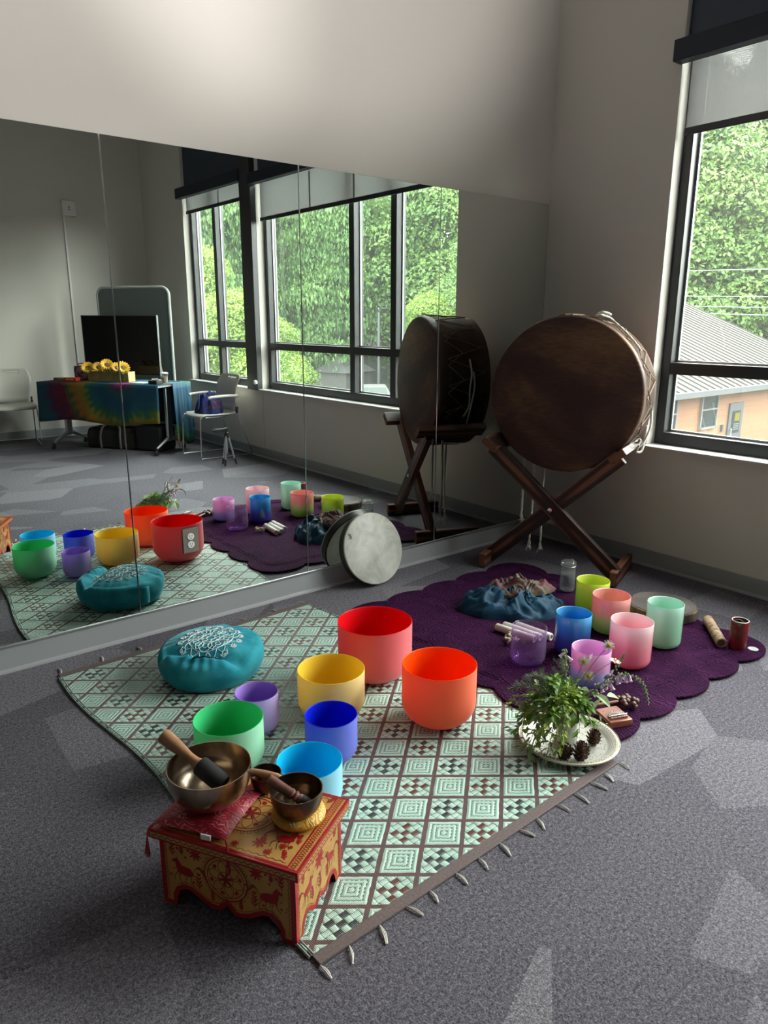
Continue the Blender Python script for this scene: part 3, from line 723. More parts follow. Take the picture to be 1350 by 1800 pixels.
def rope(P, r, name, parent, n=10, offs=None, tw=260):
    """three twisted strands along a smooth path"""
    P = bez(P, n); L = [0]
    for a, b in zip(P, P[1:]): L.append(L[-1] + (b - a).length)
    m = max(12, int(L[-1] / .004)); Q = []; k = 0
    for i in range(m + 1):
        d = L[-1] * i / m
        while k < len(L) - 2 and L[k + 1] < d: k += 1
        f = (d - L[k]) / max(1e-9, L[k + 1] - L[k]); Q.append(P[k].lerp(P[k + 1], min(1, f)))
    mb = MB(); up = Vector((0, 0, 1)); fr = []
    for i in range(len(Q)):
        t = (Q[min(i + 1, len(Q) - 1)] - Q[max(i - 1, 0)]).normalized()
        a = up - t * up.dot(t)
        if a.length < 1e-4: a = t.orthogonal()
        a.normalize(); up = a; fr.append((a, t.cross(a)))
    for s in range(3):
        S = []
        for i, q in enumerate(Q):
            ph = tw * L[-1] * i / m + s * 2.094; a, b = fr[i]; S.append(q + (a * cos(ph) + b * sin(ph)) * r * .5)
        mb.tube(S, r * .58, 5)
    return mb.build(name, ROPE, parent, smooth=70)
def DP(ang, z, off=.0): # point on the drum side, ang measured from horizontal tangent (toward the window) anticlockwise in face plane
    return BM @ Vector(((DR + off) * cos(ang), (DR + off) * sin(ang), z))
# which way does local x point: toward window side (-y) or mirror side
SGN = 1 if (FM @ Vector((1, 0, 0)) - DC).y < 0 else -1
def A_(deg): return radians(deg) if SGN > 0 else pi - radians(deg)
up_ = 1 if (FM @ Vector((0, 1, 0)) - DC).z > 0 else -1
def DPT(deg, z, off=0): return DP(A_(deg) * up_ if SGN > 0 else A_(deg) * up_, z, off)
rope([DPT(74, -.10, .012), DPT(70, -.05, .030), DPT(66, -.12, .030), DPT(60, -.06, .028), DPT(50, -.08, .02), DPT(40, -.10, .016), DPT(34, -.12, .014)], .0062, 'rope_handle', drum)
rope([DPT(76, -.14, .015), DPT(71, -.08, .045), DPT(67, -.14, .045), DPT(72, -.17, .02)], .0062, 'rope_handle', drum)
rope([DPT(-10, -.22, .012), DPT(-20, -.20, .04), DPT(-30, -.17, .055), DPT(-36, -.16, .05), DPT(-39, -.22, .05), DPT(-35, -.24, .03), DPT(-31, -.19, .03)], .0068, 'rope_handle', drum)
rope([DPT(-22, -.27, .012), DPT(-30, -.24, .045), DPT(-37, -.21, .075), DPT(-38, -.15, .06), DPT(-33, -.14, .05)], .0068, 'rope_handle', drum)
rope([DPT(158, -.20, .012), DPT(170, -.20, .03), DPT(182, -.19, .03), DPT(196, -.20, .022), DPT(206, -.18, .016)], .0062, 'rope_handle', drum)
rope([DPT(168, -.22, .012), DPT(180, -.22, .03), DPT(195, -.21, .03), DPT(216, -.22, .016)], .0062, 'rope_handle', drum)
lo_ = drum.location
for (x, y, z0, z1, dx) in ((-.585, -.40, .66, .30, 0), (-.50, -.40, .66, .12, .01), (-.43, -.43, .64, .10, -.01)):
    z0 = .69
    rp = rope([Vector((x, y, z0)) - lo_, Vector((x + dx, y, (z0 + z1) / 2)) - lo_, Vector((x, y, z1 + .03)) - lo_], .0075, 'hanging_rope', drum)
    fr_ = MB()
    for q in range(7): fr_.tube([Vector((x, y, z1 + .035)) - lo_, Vector((x + R_.uniform(-.012, .012), y + R_.uniform(-.012, .012), z1)) - lo_, Vector((x + R_.uniform(-.02, .02), y + R_.uniform(-.02, .02), z1 - R_.uniform(.02, .05))) - lo_], .0028, 4)
    fr_.build('frayed_end', ROPE, rp)

# ------------------------------------------------------------------ wooden X stand
m_ = MT('stained_pine'); m_.set(rough=.45, spec=.4)
wv = m_.new('ShaderNodeTexWave'); wv.wave_type = 'RINGS'; wv.rings_direction = 'X'; wv.inputs['Scale'].default_value = 9; wv.inputs['Distortion'].default_value = 6; wv.inputs['Detail'].default_value = 3; wv.inputs['Detail Scale'].default_value = .6
m_.link(m_.co(scale=(.25, 1, 1)), wv.inputs['Vector']); wf = N(m_.nt, wv.outputs['Fac'])
m_.col(m_.ramp(wf, [(.1, (.020, .010, .008)), (.6, (.045, .018, .012)), (.92, (.19, .070, .042))])); STAIN = m_.mat
ENDG = simple('cut_end_grain', (.18, .07, .035), .7)
stand = thing('drum_stand', 'dark stained wooden X shaped drum stand with four crossbars', 'stand', (-.50, -.58, 0))
ax = Vector((.932, .363, 0)); px_ = Vector((.363, -.932, 0))
def beam(a, b, wdt, dep, name, roll=0, ends=True):
    a = Vector(a); b = Vector(b); d = b - a; L = d.length; x = d.normalized()
    yv = ax if abs(x.dot(ax)) < .9 else px_
    zv = x.cross(yv).normalized(); yv = zv.cross(x)
    c = (a + b) / 2
    o = MB().box((0, 0, 0), (L, dep, wdt)).build(name, STAIN, stand, bevel=.004)
    o.matrix_local = Matrix(((x.x, yv.x, zv.x, c.x - stand.location.x), (x.y, yv.y, zv.y, c.y - stand.location.y), (x.z, yv.z, zv.z, c.z - stand.location.z), (0, 0, 0, 1))) @ Matrix.Rotation(roll, 4, 'X')
    if ends:
        for s in (-1, 1):
            e = MB().box((s * (L / 2 + .0006), 0, 0), (.0012, dep - .008, wdt - .008)).build('cut_end', ENDG, o)
    return o
UL, UR, LL, LR = Vector((-.798, -.317, .739)), Vector((-.529, -.972, .734)), Vector((-.808, -.306, .046)), Vector((-.487, -.986, .046))
of = ax * .075
b1 = beam(UL + of + Vector((0, 0, -.02)), LR + of + Vector((0, 0, 0)), .086, .042, 'crossed_leg', ends=False)
b2 = beam(UR + of + ax * .044 + Vector((0, 0, -.02)), LL + of + ax * .044, .086, .042, 'crossed_leg', ends=False)
for (p, lk, tw) in ((UL, .46, 1), (UR, .46, -1)):
    o = beam(p, p + ax * lk, .042, .095, 'upper_crossbar', radians(38 * tw))
for (p, lk) in ((LL, .44), (LR, .40)):
    o = beam(p, p + ax * lk, .082, .042, 'foot_crossbar')
bl = MB().lathe([(.0005, 0), (.013, 0), (.013, .003), (.007, .0035), (.007, .009), (.0005, .010)], 16); 
bo = bl.build('bolt', CHROME, stand, smooth=1); zz = -ax; q = zz.to_track_quat('Z', 'Y')
bo.rotation_mode = 'QUATERNION'; bo.rotation_quaternion = q; bo.location = Vector((-.655, -.640, .385)) + of - ax * .021 - stand.location

# ------------------------------------------------------------------ frame drum leaning on the mirror
fa, ft = 1.584, .331
fn = Vector((-cos(fa) * cos(ft), -sin(fa) * cos(ft), sin(ft))); fx = Vector((1, 0, 0)); fx = (fx - fn * fx.dot(fn)).normalized(); fy = fn.cross(fx)
FC = Vector((-1.475, -.119, .207)); FRr = .199
fd = thing('frame_drum', 'round frame drum with pale mottled skin and dark rim leaning on the mirror', 'drum', (FC.x, FC.y, 0))
fm = Matrix(((fx.x, fy.x, fn.x, 0), (fx.y, fy.y, fn.y, 0), (fx.z, fy.z, fn.z, FC.z), (0, 0, 0, 1)))
m_ = MT('mottled_skin'); m_.set(rough=.45); nn = m_.noise(9, detail=6, rough=.65, dist=.6); m_.col(m_.ramp(nn, [(.3, (.36, .37, .33)), (.55, (.60, .60, .55)), (.75, (.74, .73, .68))])); m_.translucent(.15, (.5, .5, .42)); SKIN = m_.mat
RIMD = simple('dark_rim', (.022, .014, .012), .35)
MB().lathe([(.0005, 0), (FRr - .004, 0), (FRr - .001, -.002), (FRr, -.006), (FRr, -.010)], 72, fm).build('drum_skin', SKIN, fd, smooth=50)
MB().lathe([(FRr - .0005, -.010), (FRr, -.050), (FRr - .008, -.050), (FRr - .008, -.004), (FRr - .0015, -.004)], 72, fm).build('rim', RIMD, fd, smooth=40)
lg = MB()
for k in range(5):
    lg.tube(bez([fm @ Vector((-.158 + .004 * k, .100 - .006 * k, .001)), fm @ Vector((-.150 + .003 * k, .108 - .005 * k, .001)), fm @ Vector((-.142 + .002 * k, .100 - .006 * k, .001)), fm @ Vector((-.136, .106 - .004 * k, .001))], 4), .0009, 4)
for k in range(3): lg.tube([fm @ Vector((-.157, .084 - .004 * k, .001)), fm @ Vector((-.140, .084 - .004 * k, .001))], .0006, 4)
lg.build('maker_mark', BLACK, fd)
# ------------------------------------------------------------------ glass jar
jar = thing('glass_jar', 'clear glass jar of water with wire clasp lid beside the drum stand', 'jar', (-.757, -.885, QZ))
jo = [(.0005, 0), (.034, 0), (.040, .006), (.041, .02), (.041, .125), (.038, .135), (.037, .145)]
MB().lathe(jo + [(.034, .145), (.035, .134), (.038, .122), (.038, .02), (.035, .008), (.0005, .006)], 40).build('jar_body', CLEAR, jar, smooth=60)
MB().lathe([(.0005, .007), (.0345, .008), (.0375, .02), (.0375, .10), (.0005, .10)], 40).build('water', WATER, jar, smooth=50)
MB().lathe([(.0005, .147), (.039, .147), (.041, .152), (.041, .164), (.037, .168), (.0005, .168)], 40).build('lid', CLEAR, jar, smooth=50)
cl = MB(); cl.tube([(.042 * cos(a), .042 * sin(a), .146) for a in [2 * pi * k / 32 for k in range(32)]], .0015, 6, closed=True); cl.tube(bez([(.042, 0, .146), (.052, .004, .155), (.045, .012, .168), (.042, .02, .150)], 5), .0015, 6)
cl.build('wire_clasp', CHROME, jar, smooth=1)
# ------------------------------------------------------------------ wood slice
m_ = MT('bark_wood'); m_.set(rough=.85); n1 = m_.noise(14, m_.co(scale=(1, 1, .3)), 5); m_.col(m_.ramp(n1, [(.35, (.03, .02, .018)), (.5, (.10, .065, .05)), (.68, (.26, .19, .14))])); m_.bump(n1, .8, .02); BARKW = m_.mat
m_ = MT('cut_wood'); m_.set(rough=.5, spec=.5); n1 = m_.noise(6, m_.co(scale=(1, 1, 1)), 4); wv = m_.new('ShaderNodeTexWave'); wv.wave_type = 'RINGS'; wv.rings_direction = 'Z'; wv.inputs['Scale'].default_value = 22; wv.inputs['Distortion'].default_value = 2
m_.link(m_.co(), wv.inputs['Vector']); m_.col(m_.ramp(n1 * .8 + N(m_.nt, wv.outputs['Fac']) * .08 + .05, [(.3, (.035, .030, .030)), (.55, (.075, .062, .058)), (.75, (.17, .14, .12))])); CUTW = m_.mat
ws = thing('wood_slice', 'round slab of tree trunk with bark edge behind the mint bowl', 'wood slice', (-.64, -1.372, .0))
P = [];
for k in range(48):
    a = 2 * pi * k / 48; r = .158 * (1 + .05 * noise.noise(Vector((cos(a) * 1.3, sin(a) * 1.3, 3))) + .02 * noise.noise(Vector((cos(a) * 6, sin(a) * 6, 1)))); P.append((r * cos(a), r * sin(a)))
MB().prism([(x * 1.02, y * 1.02) for x, y in P], QZ, .068).build('bark', BARKW, ws, bevel=.006, seg=2)
MB().prism([(x * .965, y * .965) for x, y in P], .066, .0705).build('cut_face', CUTW, ws)
MB().box((-.05, .03, .0712), (.10, .0016, .0012), Rz(.7)).build('crack', BARKW, ws)
# ------------------------------------------------------------------ rain stick, tin, disc
m_ = MT('birch_stick'); m_.set(rough=.7); m_.col(m_.ramp(m_.noise(45, m_.co(scale=(1, 1, .35)), 4), [(.32, (.09, .05, .03)), (.45, (.32, .20, .12)), (.7, (.48, .34, .22))])); BIRCH = m_.mat
a, b = Vector((-.595, -1.585, 0)), Vector((-.800, -1.757, 0)); L = (b - a).length; an = atan2((b - a).y, (b - a).x)
st = thing('wooden_rattle_tube', 'speckled pale wooden tube lying near the corner of the quilt', 'shaker', (a.x, a.y, QZ), an)
MB().lathe([(.0005, 0), (.021, 0), (.0235, .003), (.0235, L - .003), (.021, L), (.016, L), (.016, L - .003), (.0005, L - .003)], 32, Tr(0, 0, .0237) @ Matrix.Rotation(pi / 2, 4, 'Y')).build('tube', BIRCH, st, smooth=40)
MB().lathe([(.0005, 0), (.0155, 0), (.0155, .001), (.0005, .0015)], 24, Tr(L - .003, 0, .0237) @ Matrix.Rotation(pi / 2, 4, 'Y')).build('end_plug', simple('tube_end', (.10, .045, .025), .6), st)
m_ = MT('red_thunder_tube'); m_.set(rough=.5); nn = m_.noise(12, detail=3); m_.col(m_.ramp(nn + m_.xyz()[2] * 2 - .12, [(.45, (.24, .012, .012)), (.56, (.16, .02, .015)), (.62, (.18, .14, .09))])); REDT = m_.mat
tn_ = thing('red_drum_tube', 'small upright red cylinder with black hollow top on the quilt corner', 'shaker', (-.735, -1.797, QZ))
MB().lathe([(.0005, 0), (.035, 0), (.0365, .004), (.0365, .128), (.034, .130), (.032, .128), (.032, .115)], 40).build('tube', REDT, tn_, smooth=40)
MB().lathe([(.0005, .112), (.032, .112)], 40).build('membrane', BLACK, tn_)
MB().tube([(.034 * cos(a), .034 * sin(a), .1295) for a in [2 * pi * k / 32 for k in range(32)]], .0017, 6, closed=True).build('pale_lip', WHITEP, tn_, smooth=1)
MB().tube(bez([(-.01, .02, .125), (.004, .006, .130), (.002, -.012, .124)], 5), .0014, 5).build('spring_end', CHROME, tn_)
dc = MB().lathe([(.0005, 0), (.021, 0), (.022, .0015), (.021, .003), (.0005, .0032)], 32).build('metal_disc', ALU, None, smooth=40, loc=(-.700, -1.852, QZ)); tag(dc, 'small flat grey metal disc at the tip of the quilt corner', 'disc')
# ------------------------------------------------------------------ white chimes and shell cluster
CH = simple('white_ceramic_tube', (.66, .63, .58), .35)
for k, (x, y, z, dz, L, lab) in enumerate(((-1.441, -1.004, QZ + .0185, -.152, .205, 'white cylinder in front of the shawl, nearest the shell cluster'), (-1.398, -1.012, QZ + .0185, -.12, .200, 'white cylinder lying between the other two by the shawl'), (-1.350, -1.050, QZ + .0185, -.09, .190, 'white cylinder lying closest to the teal shawl'))):
    c_ = MB().lathe([(.0005, 0), (.016, 0), (.018, .003), (.018, L - .003), (.016, L), (.011, L), (.011, L - .02), (.0005, L - .02)], 28, Matrix.Rotation(-pi / 2, 4, 'X')).build('white_cylinder', CH, None, smooth=40, loc=(x, y, z))
    c_.rotation_euler = (0, 0, pi - dz); tag(c_, lab, 'chime', 'white cylinders on the quilt')
SHELL = simple('pale_seed_shell', (.42, .36, .26), .4, nz=.5, ns=60)
sc_ = MB()
for k in range(26):
    a = R_.random() * 6.28; r = .034 * sqrt(R_.random()); sc_.ball((r * cos(a), r * sin(a), .010 + R_.random() * .026), (.008, .006, .006), 8, 5)
o = sc_.build('shell_rattle', SHELL, None, smooth=1, loc=(-1.490, -1.135, QZ)); tag(o, 'cluster of small pale seed shells beside the white cylinders', 'shell rattle')

# ------------------------------------------------------------------ teal meditation cushion
m_ = MT('teal_velvet'); m_.set(rough=.85, sheen=.55, spec=.1, sheenr=.35); m_.b.inputs['Sheen Tint'].default_value = (.45, .85, .95, 1)
nn = m_.noise(9, detail=4, rough=.6); m_.col(m_.ramp(nn, [(.34, (.010, .19, .26)), (.66, (.045, .36, .44))])); m_.bump(m_.noise(38, m_.co(), 2), .10, .004); TEAL = m_.mat
CX, CY, CR, CHt = -2.655, -.535, .212, .150
cush = thing('meditation_cushion', 'round teal velvet floor cushion with white embroidered top on the green rug', 'cushion', (CX, CY, RUG_T))
def cush_top(r, a):
    t = min(1, r / (CR * .86))
    z = CHt * (1 - .17 * t ** 3.2) + .0042 * sin(a * 22 + 4 * sin(a * 3)) * max(0, t - .62) * 2.4 * (.55 + .45 * sin(a * 2 + 1))
    fx_ = r * cos(a) * .78 - r * sin(a) * .63           # along picture-right direction
    fy_ = -(r * cos(a) * .63 + r * sin(a) * .78)        # toward the viewer
    z -= .030 * math.exp(-((fy_ - .115 - .30 * fx_ * .5) / .030) ** 2) * (1 if t < 1.2 else 0) * (1 / (1 + math.exp(-(fx_ + .16) * 40)))
    z += .016 * math.exp(-((fy_ - .160 - .15 * fx_) / .022) ** 2) - .012 * math.exp(-((fy_ - .135 + .5 * fx_) / .016) ** 2) * (1 / (1 + math.exp((abs(fx_ - .02) - .07) * 60)))
    return z
cm = MB(); nA_, prof = 160, []
v = []; f = []
rows = []
for k in range(26):        # top
    rows.append(('t', CR * .90 * k / 25))
for k in range(1, 9): rows.append(('s', k / 8))
for k in range(1, 7): rows.append(('b', k / 6))
for kind, q in rows:
    for i in range(nA_):
        a = 2 * pi * i / nA_
        if kind == 't': r = max(q, .0006); z = cush_top(r, a)
        elif kind == 's':
            zt_ = cush_top(CR * .90, a); zz_ = zt_ + (.030 - zt_) * q; bul = sin(pi * (.08 + .84 * q)); r = CR * (.90 + .115 * bul ** .55) + .0010 * sin(a * 19 + 5 * sin(a * 2)) * (1 - q) ** 2; z = zz_
        else: r = CR * (.90 + .115 * sin(pi * .92) ** .55) * (1 - .12 * q ** 2); z = .030 * (1 - q); 
        r *= 1 + .018 * sin(2 * a + .6)
        v.append((r * cos(a), r * sin(a), z))
nr = len(rows)
for k in range(nr - 1):
    for i in range(nA_): j = (i + 1) % nA_; f.append((k * nA_ + i, k * nA_ + j, (k + 1) * nA_ + j, (k + 1) * nA_ + i))
f.append(tuple((nr - 1) * nA_ + i for i in range(nA_)))
cm.add(v, f).build('cover', TEAL, cush, smooth=75)
EMB = simple('white_embroidery', (.72, .80, .80), .7)
em = MB()
def ept(x, y): 
    x *= 1.17; y *= 1.17
    r = sqrt(x * x + y * y); a = atan2(y, x); return (x * (1 + .018 * sin(2 * a + .6)), y * (1 + .018 * sin(2 * a + .6)), cush_top(r, a) + .0012)
def epath(P, w=.0014): em.tube([ept(*p) for p in P], w, 5)
def ecirc(cx, cy, r, w=.0014, n=40): epath([(cx + r * cos(2 * pi * k / n), cy + r * sin(2 * pi * k / n)) for k in range(n + 1)], w)
for rr__ in (.014, .032, .078): ecirc(0, 0, rr__)
for k in range(8):
    a = 2 * pi * k / 8
    ecirc(.023 * cos(a), .023 * sin(a), .009, n=16); ecirc(.055 * cos(a), .055 * sin(a), .022, n=26); ecirc(.055 * cos(a), .055 * sin(a), .010, n=14)
    for s in (-1, 1):
        epath([((.035 + .040 * t) * cos(a + s * .26 * sin(pi * t) + .39), (.035 + .040 * t) * sin(a + s * .26 * sin(pi * t) + .39)) for t in [q / 12 for q in range(13)]])
for k in range(16):
    a = 2 * pi * k / 16
    epath([((.080 + .016 * sin(pi * t)) * cos(a + (t - .5) * .36), (.080 + .016 * sin(pi * t)) * sin(a + (t - .5) * .36)) for t in [q / 10 for q in range(11)]])
    for s in (-1, 1):
        epath([((.094 + .012 * t + .004 * sin(7 * t)) * cos(a + s * (.02 + .11 * sin(2.6 * t))), (.094 + .012 * t + .004 * sin(7 * t)) * sin(a + s * (.02 + .11 * sin(2.6 * t)))) for t in [q / 10 for q in range(11)]], .0016)
    for q in (-1, 0, 1): ecirc(.108 * cos(a + .05 * q), .108 * sin(a + .05 * q), .004, n=8)
em.build('embroidery', EMB, cush, smooth=1)
ha = radians(78)
hp = MB()
for i in range(9):
    pass
S_ = []
for t in [k / 10 for k in range(11)]:
    z = .112 - .085 * t; r = CR * (1.0 + .024 * sin(pi * t)); S_.append((r, z))
hv = []; 
for (r, z) in S_:
    for s in (-1, 1): hv.append((r * cos(ha) - s * .026 * sin(ha), r * sin(ha) + s * .026 * cos(ha), z))
hp.add(hv, [(2 * k, 2 * k + 1, 2 * k + 3, 2 * k + 2) for k in range(10)]).build('carry_strap', TEAL, cush, smooth=1, thick=.005)
zp = MB(); zp.tube([ (lambda p: (p[0], p[1], p[2] + .001))(ept(.78 * sx_ - .63 * .138 - .0, -.63 * sx_ - .78 * .138)) for sx_ in [-.03 + .10 * k / 12 for k in range(13)]], .003, 6); zp.build('zipper', simple('dark_teal_zip', (.004, .045, .06), .6), cush, smooth=1)

# ------------------------------------------------------------------ shawl and scarf, crumpled cloth
def cloth_heap(cx, cy, ra, rb, rot, hmax, seed, base, foldn=5.0, foldh=.03, floorz=QZ + .004, ring=False, irr=.18):
    na, nrr = 150, 46; v = []; f = []
    for k in range(nrr + 1):
        t = k / nrr
        for i in range(na):
            a = 2 * pi * i / na
            ir = 1 + irr * noise.noise(Vector((cos(a) * 1.6, sin(a) * 1.6, seed))) + .06 * noise.noise(Vector((cos(a) * 5, sin(a) * 5, seed + 4)))
            x = ra * t * ir * cos(a); y = rb * t * ir * sin(a)
            w = Vector((x * 9 + seed, y * 9, seed * .7)); wx = noise.noise(w) * .085; wy = noise.noise(w + Vector((9, 3, 1))) * .085
            q1 = noise.noise(Vector(((x + wx) * foldn * 1.5, (y + wy) * foldn * 2.6, seed))); n1 = 1 - sqrt(q1 * q1 + .006) * 2.2
            q2 = noise.noise(Vector(((x + wx) * foldn * 3.4, (y - wx) * foldn * 3.4, seed + 7))); n2 = 1 - sqrt(q2 * q2 + .012) * 2.2
            env = (1 - t ** 3.2)
            if ring: env *= (.55 + .75 * math.exp(-((t - .55) / .25) ** 2))
            z = floorz + .012 * env ** .5 * sin(noise.noise(Vector((x * 9 + seed, y * 9, 2))) * 16) ** 2 + base * (1 - t ** 6) + hmax * env * .55 + env ** .5 * foldh * max(0, n1) ** 1.6 + env ** .5 * foldh * .42 * max(0, n2)
            if t > .985: z = floorz - .004
            c_, s_2 = cos(rot), sin(rot)
            v.append((cx + (x + wx * .4) * c_ - (y + wy * .4) * s_2, cy + (x + wx * .4) * s_2 + (y + wy * .4) * c_, z))
    for k in range(nrr):
        for i in range(na): j = (i + 1) % na; f.append((k * na + i, k * na + j, (k + 1) * na + j, (k + 1) * na + i))
    f.append(tuple(nrr * na + i for i in range(na)))
    return MB().add(v, f)
m_ = MT('teal_cloth'); m_.set(rough=.6, spec=.2); m_.col(m_.ramp(m_.noise(8), [(.3, (.004, .030, .065)), (.7, (.008, .060, .110))])); m_.bump(m_.noise(25, detail=3), .25, .01); TCL = m_.mat
o = cloth_heap(-1.185, -.865, .275, .155, radians(-39), .048, 3.1, .014, 3.8, .068, irr=.26).build('crumpled_shawl', TCL, None, smooth=80)
tag(o, 'crumpled dark teal blue cloth heaped on the purple quilt', 'shawl')
m_ = MT('patterned_scarf'); m_.set(rough=.7); nn = m_.noise(9, m_.co(), 3, .5, 1.0); n2 = m_.noise(120, detail=2)
m_.col(m_.ramp(nn * .85 + n2 * .15, [(.32, (.010, .012, .022)), (.42, (.05, .020, .020)), (.48, (.16, .016, .024)), (.53, (.030, .022, .026)), (.60, (.11, .075, .038)), (.68, (.035, .016, .018))])); m_.bump(n2, .2, .004); SCF = m_.mat
o = cloth_heap(-1.115, -.845, .165, .105, radians(-39), .020, 8.6, .016, 5.0, .036, floorz=QZ + .080, irr=.22).build('patterned_scarf', SCF, None, smooth=80)
tag(o, 'red and tan patterned scarf crumpled on top of the teal cloth', 'scarf')

# ------------------------------------------------------------------ painted wooden stool
SN = Vector((-3.118, -1.918, 0)); SA = radians(29.5); SW, SL, SH = .246, .376, .222
stool = thing('painted_stool', 'low red and gold folk painted wooden stool holding the brass bowls', 'stool', SN, SA)
PRED = simple('red_lacquer', (.33, .008, .012), .35, spec=.5); PGOLD = simple('ochre_lacquer', (.46, .25, .065), .38, nz=.12, ns=12, spec=.5)
PDR = simple('dark_red_paint', (.22, .010, .014), .4); PBLK = simple('black_paint', (.02, .014, .010), .4); INW = simple('raw_wood_inside', (.12, .035, .02), .8)
PM = [PGOLD, PRED, PDR, PBLK]
def strip(mb, F_, P, w, mi=2, off=.0005):
    P = [Vector((a, b)) for a, b in P]; off += R_.uniform(0, .0002)
    L_, R2 = [], []
    for k in range(len(P)):
        t = P[min(k + 1, len(P) - 1)] - P[max(k - 1, 0)]
        if t.length < 1e-9: t = Vector((1, 0))
        t.normalize(); n = Vector((-t.y, t.x)) * w / 2; L_.append(P[k] + n); R2.append(P[k] - n)
    v = [F_(p.x, p.y, off) for p in L_] + [F_(p.x, p.y, off) for p in R2]; n = len(P)
    mb.add(v, [(k, k + 1, n + k + 1, n + k) for k in range(n - 1)], mi)
def fill(mb, F_, P, mi=1, off=.0004):
    off += R_.uniform(0, .0004) if off > .0005 else 0
    mb.poly([F_(a, b, off) for a, b in P], mi)
def ring_(mb, F_, cx, cy, r, w, mi=2, n=40, ry=None): strip(mb, F_, [(cx + r * cos(2 * pi * k / n), cy + (ry or r) * sin(2 * pi * k / n)) for k in range(n + 1)], w, mi, .0006)
def petal(mb, F_, x, y, a, l, w, mi=1):
    fill(mb, F_, [(x + l * t * cos(a) - w * sin(pi * t) ** .8 * s * sin(a), y + l * t * sin(a) + w * sin(pi * t) ** .8 * s * cos(a)) for s, ts in ((1, (0, .25, .5, .75, 1)), (-1, (.75, .5, .25))) for t in ts], mi, .0007)
def rosette(mb, F_, cx, cy, r):
    ring_(mb, F_, cx, cy, r, .003); ring_(mb, F_, cx, cy, r * .86, .0022); ring_(mb, F_, cx, cy, r * .34, .002)
    for k in range(26): a = 2 * pi * k / 26; ring_(mb, F_, cx + r * 1.07 * cos(a), cy + r * 1.07 * sin(a), r * .075, .0014, n=8)
    for k in range(6):
        a = 2 * pi * k / 6 + .26
        for s in (-1, 1): strip(mb, F_, [(cx + r * .84 * t * cos(a + s * .42 * sin(pi * t)), cy + r * .84 * t * sin(a + s * .42 * sin(pi * t))) for t in [q / 10 for q in range(11)]], .0018)
        b = a + pi / 6; x, y = cx + r * .60 * cos(b), cy + r * .60 * sin(b)
        for d_ in (-.5, 0, .5): petal(mb, F_, x, y, b + d_, r * .19, r * .05)
        petal(mb, F_, cx, cy, b, r * .32, r * .06, 2)
def star(mb, F_, x, y, r):
    for k in range(8): petal(mb, F_, x, y, 2 * pi * k / 8 + .2, r, r * .15)
def sprig(mb, F_, x, y, a, l):
    strip(mb, F_, [(x, y), (x + l * cos(a), y + l * sin(a))], .0018, 1, .0006)
    for k in range(4):
        t = .12 + .22 * k
        for s in (-1, 1): petal(mb, F_, x + l * t * cos(a), y + l * t * sin(a), a + s * .62, l * .36 * (1 - .12 * k), .0019)
def beast(mb, F_, x, y, s, fx=1):
    B = [(-.5, -.05), (-.35, .22), (-.05, .30), (.15, .30), (.30, .52), (.42, .72), (.50, .62), (.72, .50), (.70, .40), (.52, .40), (.50, .15), (.40, -.12), (.10, -.20), (-.25, -.22)]
    fill(mb, F_, [(x + fx * a * s, y + b * s) for a, b in B], 1, .0008)
    for (a, b, c, d) in ((-.35, -.1, -.50, -.75), (-.15, -.15, -.05, -.80), (.25, -.1, .20, -.78), (.38, -.05, .60, -.60)):
        strip(mb, F_, [(x + fx * a * s, y + b * s), (x + fx * (a + c) / 2 * s + .1 * s, y + (b + d) / 2 * s), (x + fx * c * s, y + d * s)], .0016, 3, .0006)
    for k in range(5): strip(mb, F_, [(x + fx * (-.45 - t * (.5 + .08 * k)) * s, y + (.05 + (.35 + .12 * k) * sin(2.6 * t) - .75 * t * (k * .22)) * s) for t in [q / 8 for q in range(9)]], .0014, 2, .0006)
def wavy(mb, F_, x0, y0, x1, y1, amp, nw, w=.0016, mi=2):
    L_ = sqrt((x1 - x0) ** 2 + (y1 - y0) ** 2); n = nw * 8; dx, dy = (x1 - x0) / L_, (y1 - y0) / L_
    strip(mb, F_, [(x0 + dx * L_ * k / n - dy * amp * sin(2 * pi * nw * k / n), y0 + dy * L_ * k / n + dx * amp * sin(2 * pi * nw * k / n)) for k in range(n + 1)], w, mi)
def side_outline(L_, H_):
    h1 = L_ / 2
    half = [(0, 0), (.034, 0), (.036, .025), (.046, .046), (.066, .058), (.086, .058), (.106, .047), (.124, .036), (.145, .028), (.165, .028), (h1 - .012, .040), (h1, .052)]
    if L_ < .3: half = [(0, 0), (.030, 0), (.033, .022), (.042, .040), (.056, .046), (.070, .042), (.086, .028), (.102, .024), (h1 - .008, .032), (h1, .040)]
    return half + [(L_ - a, b) for a, b in half[-2::-1]] + [(L_, H_), (0, H_)]
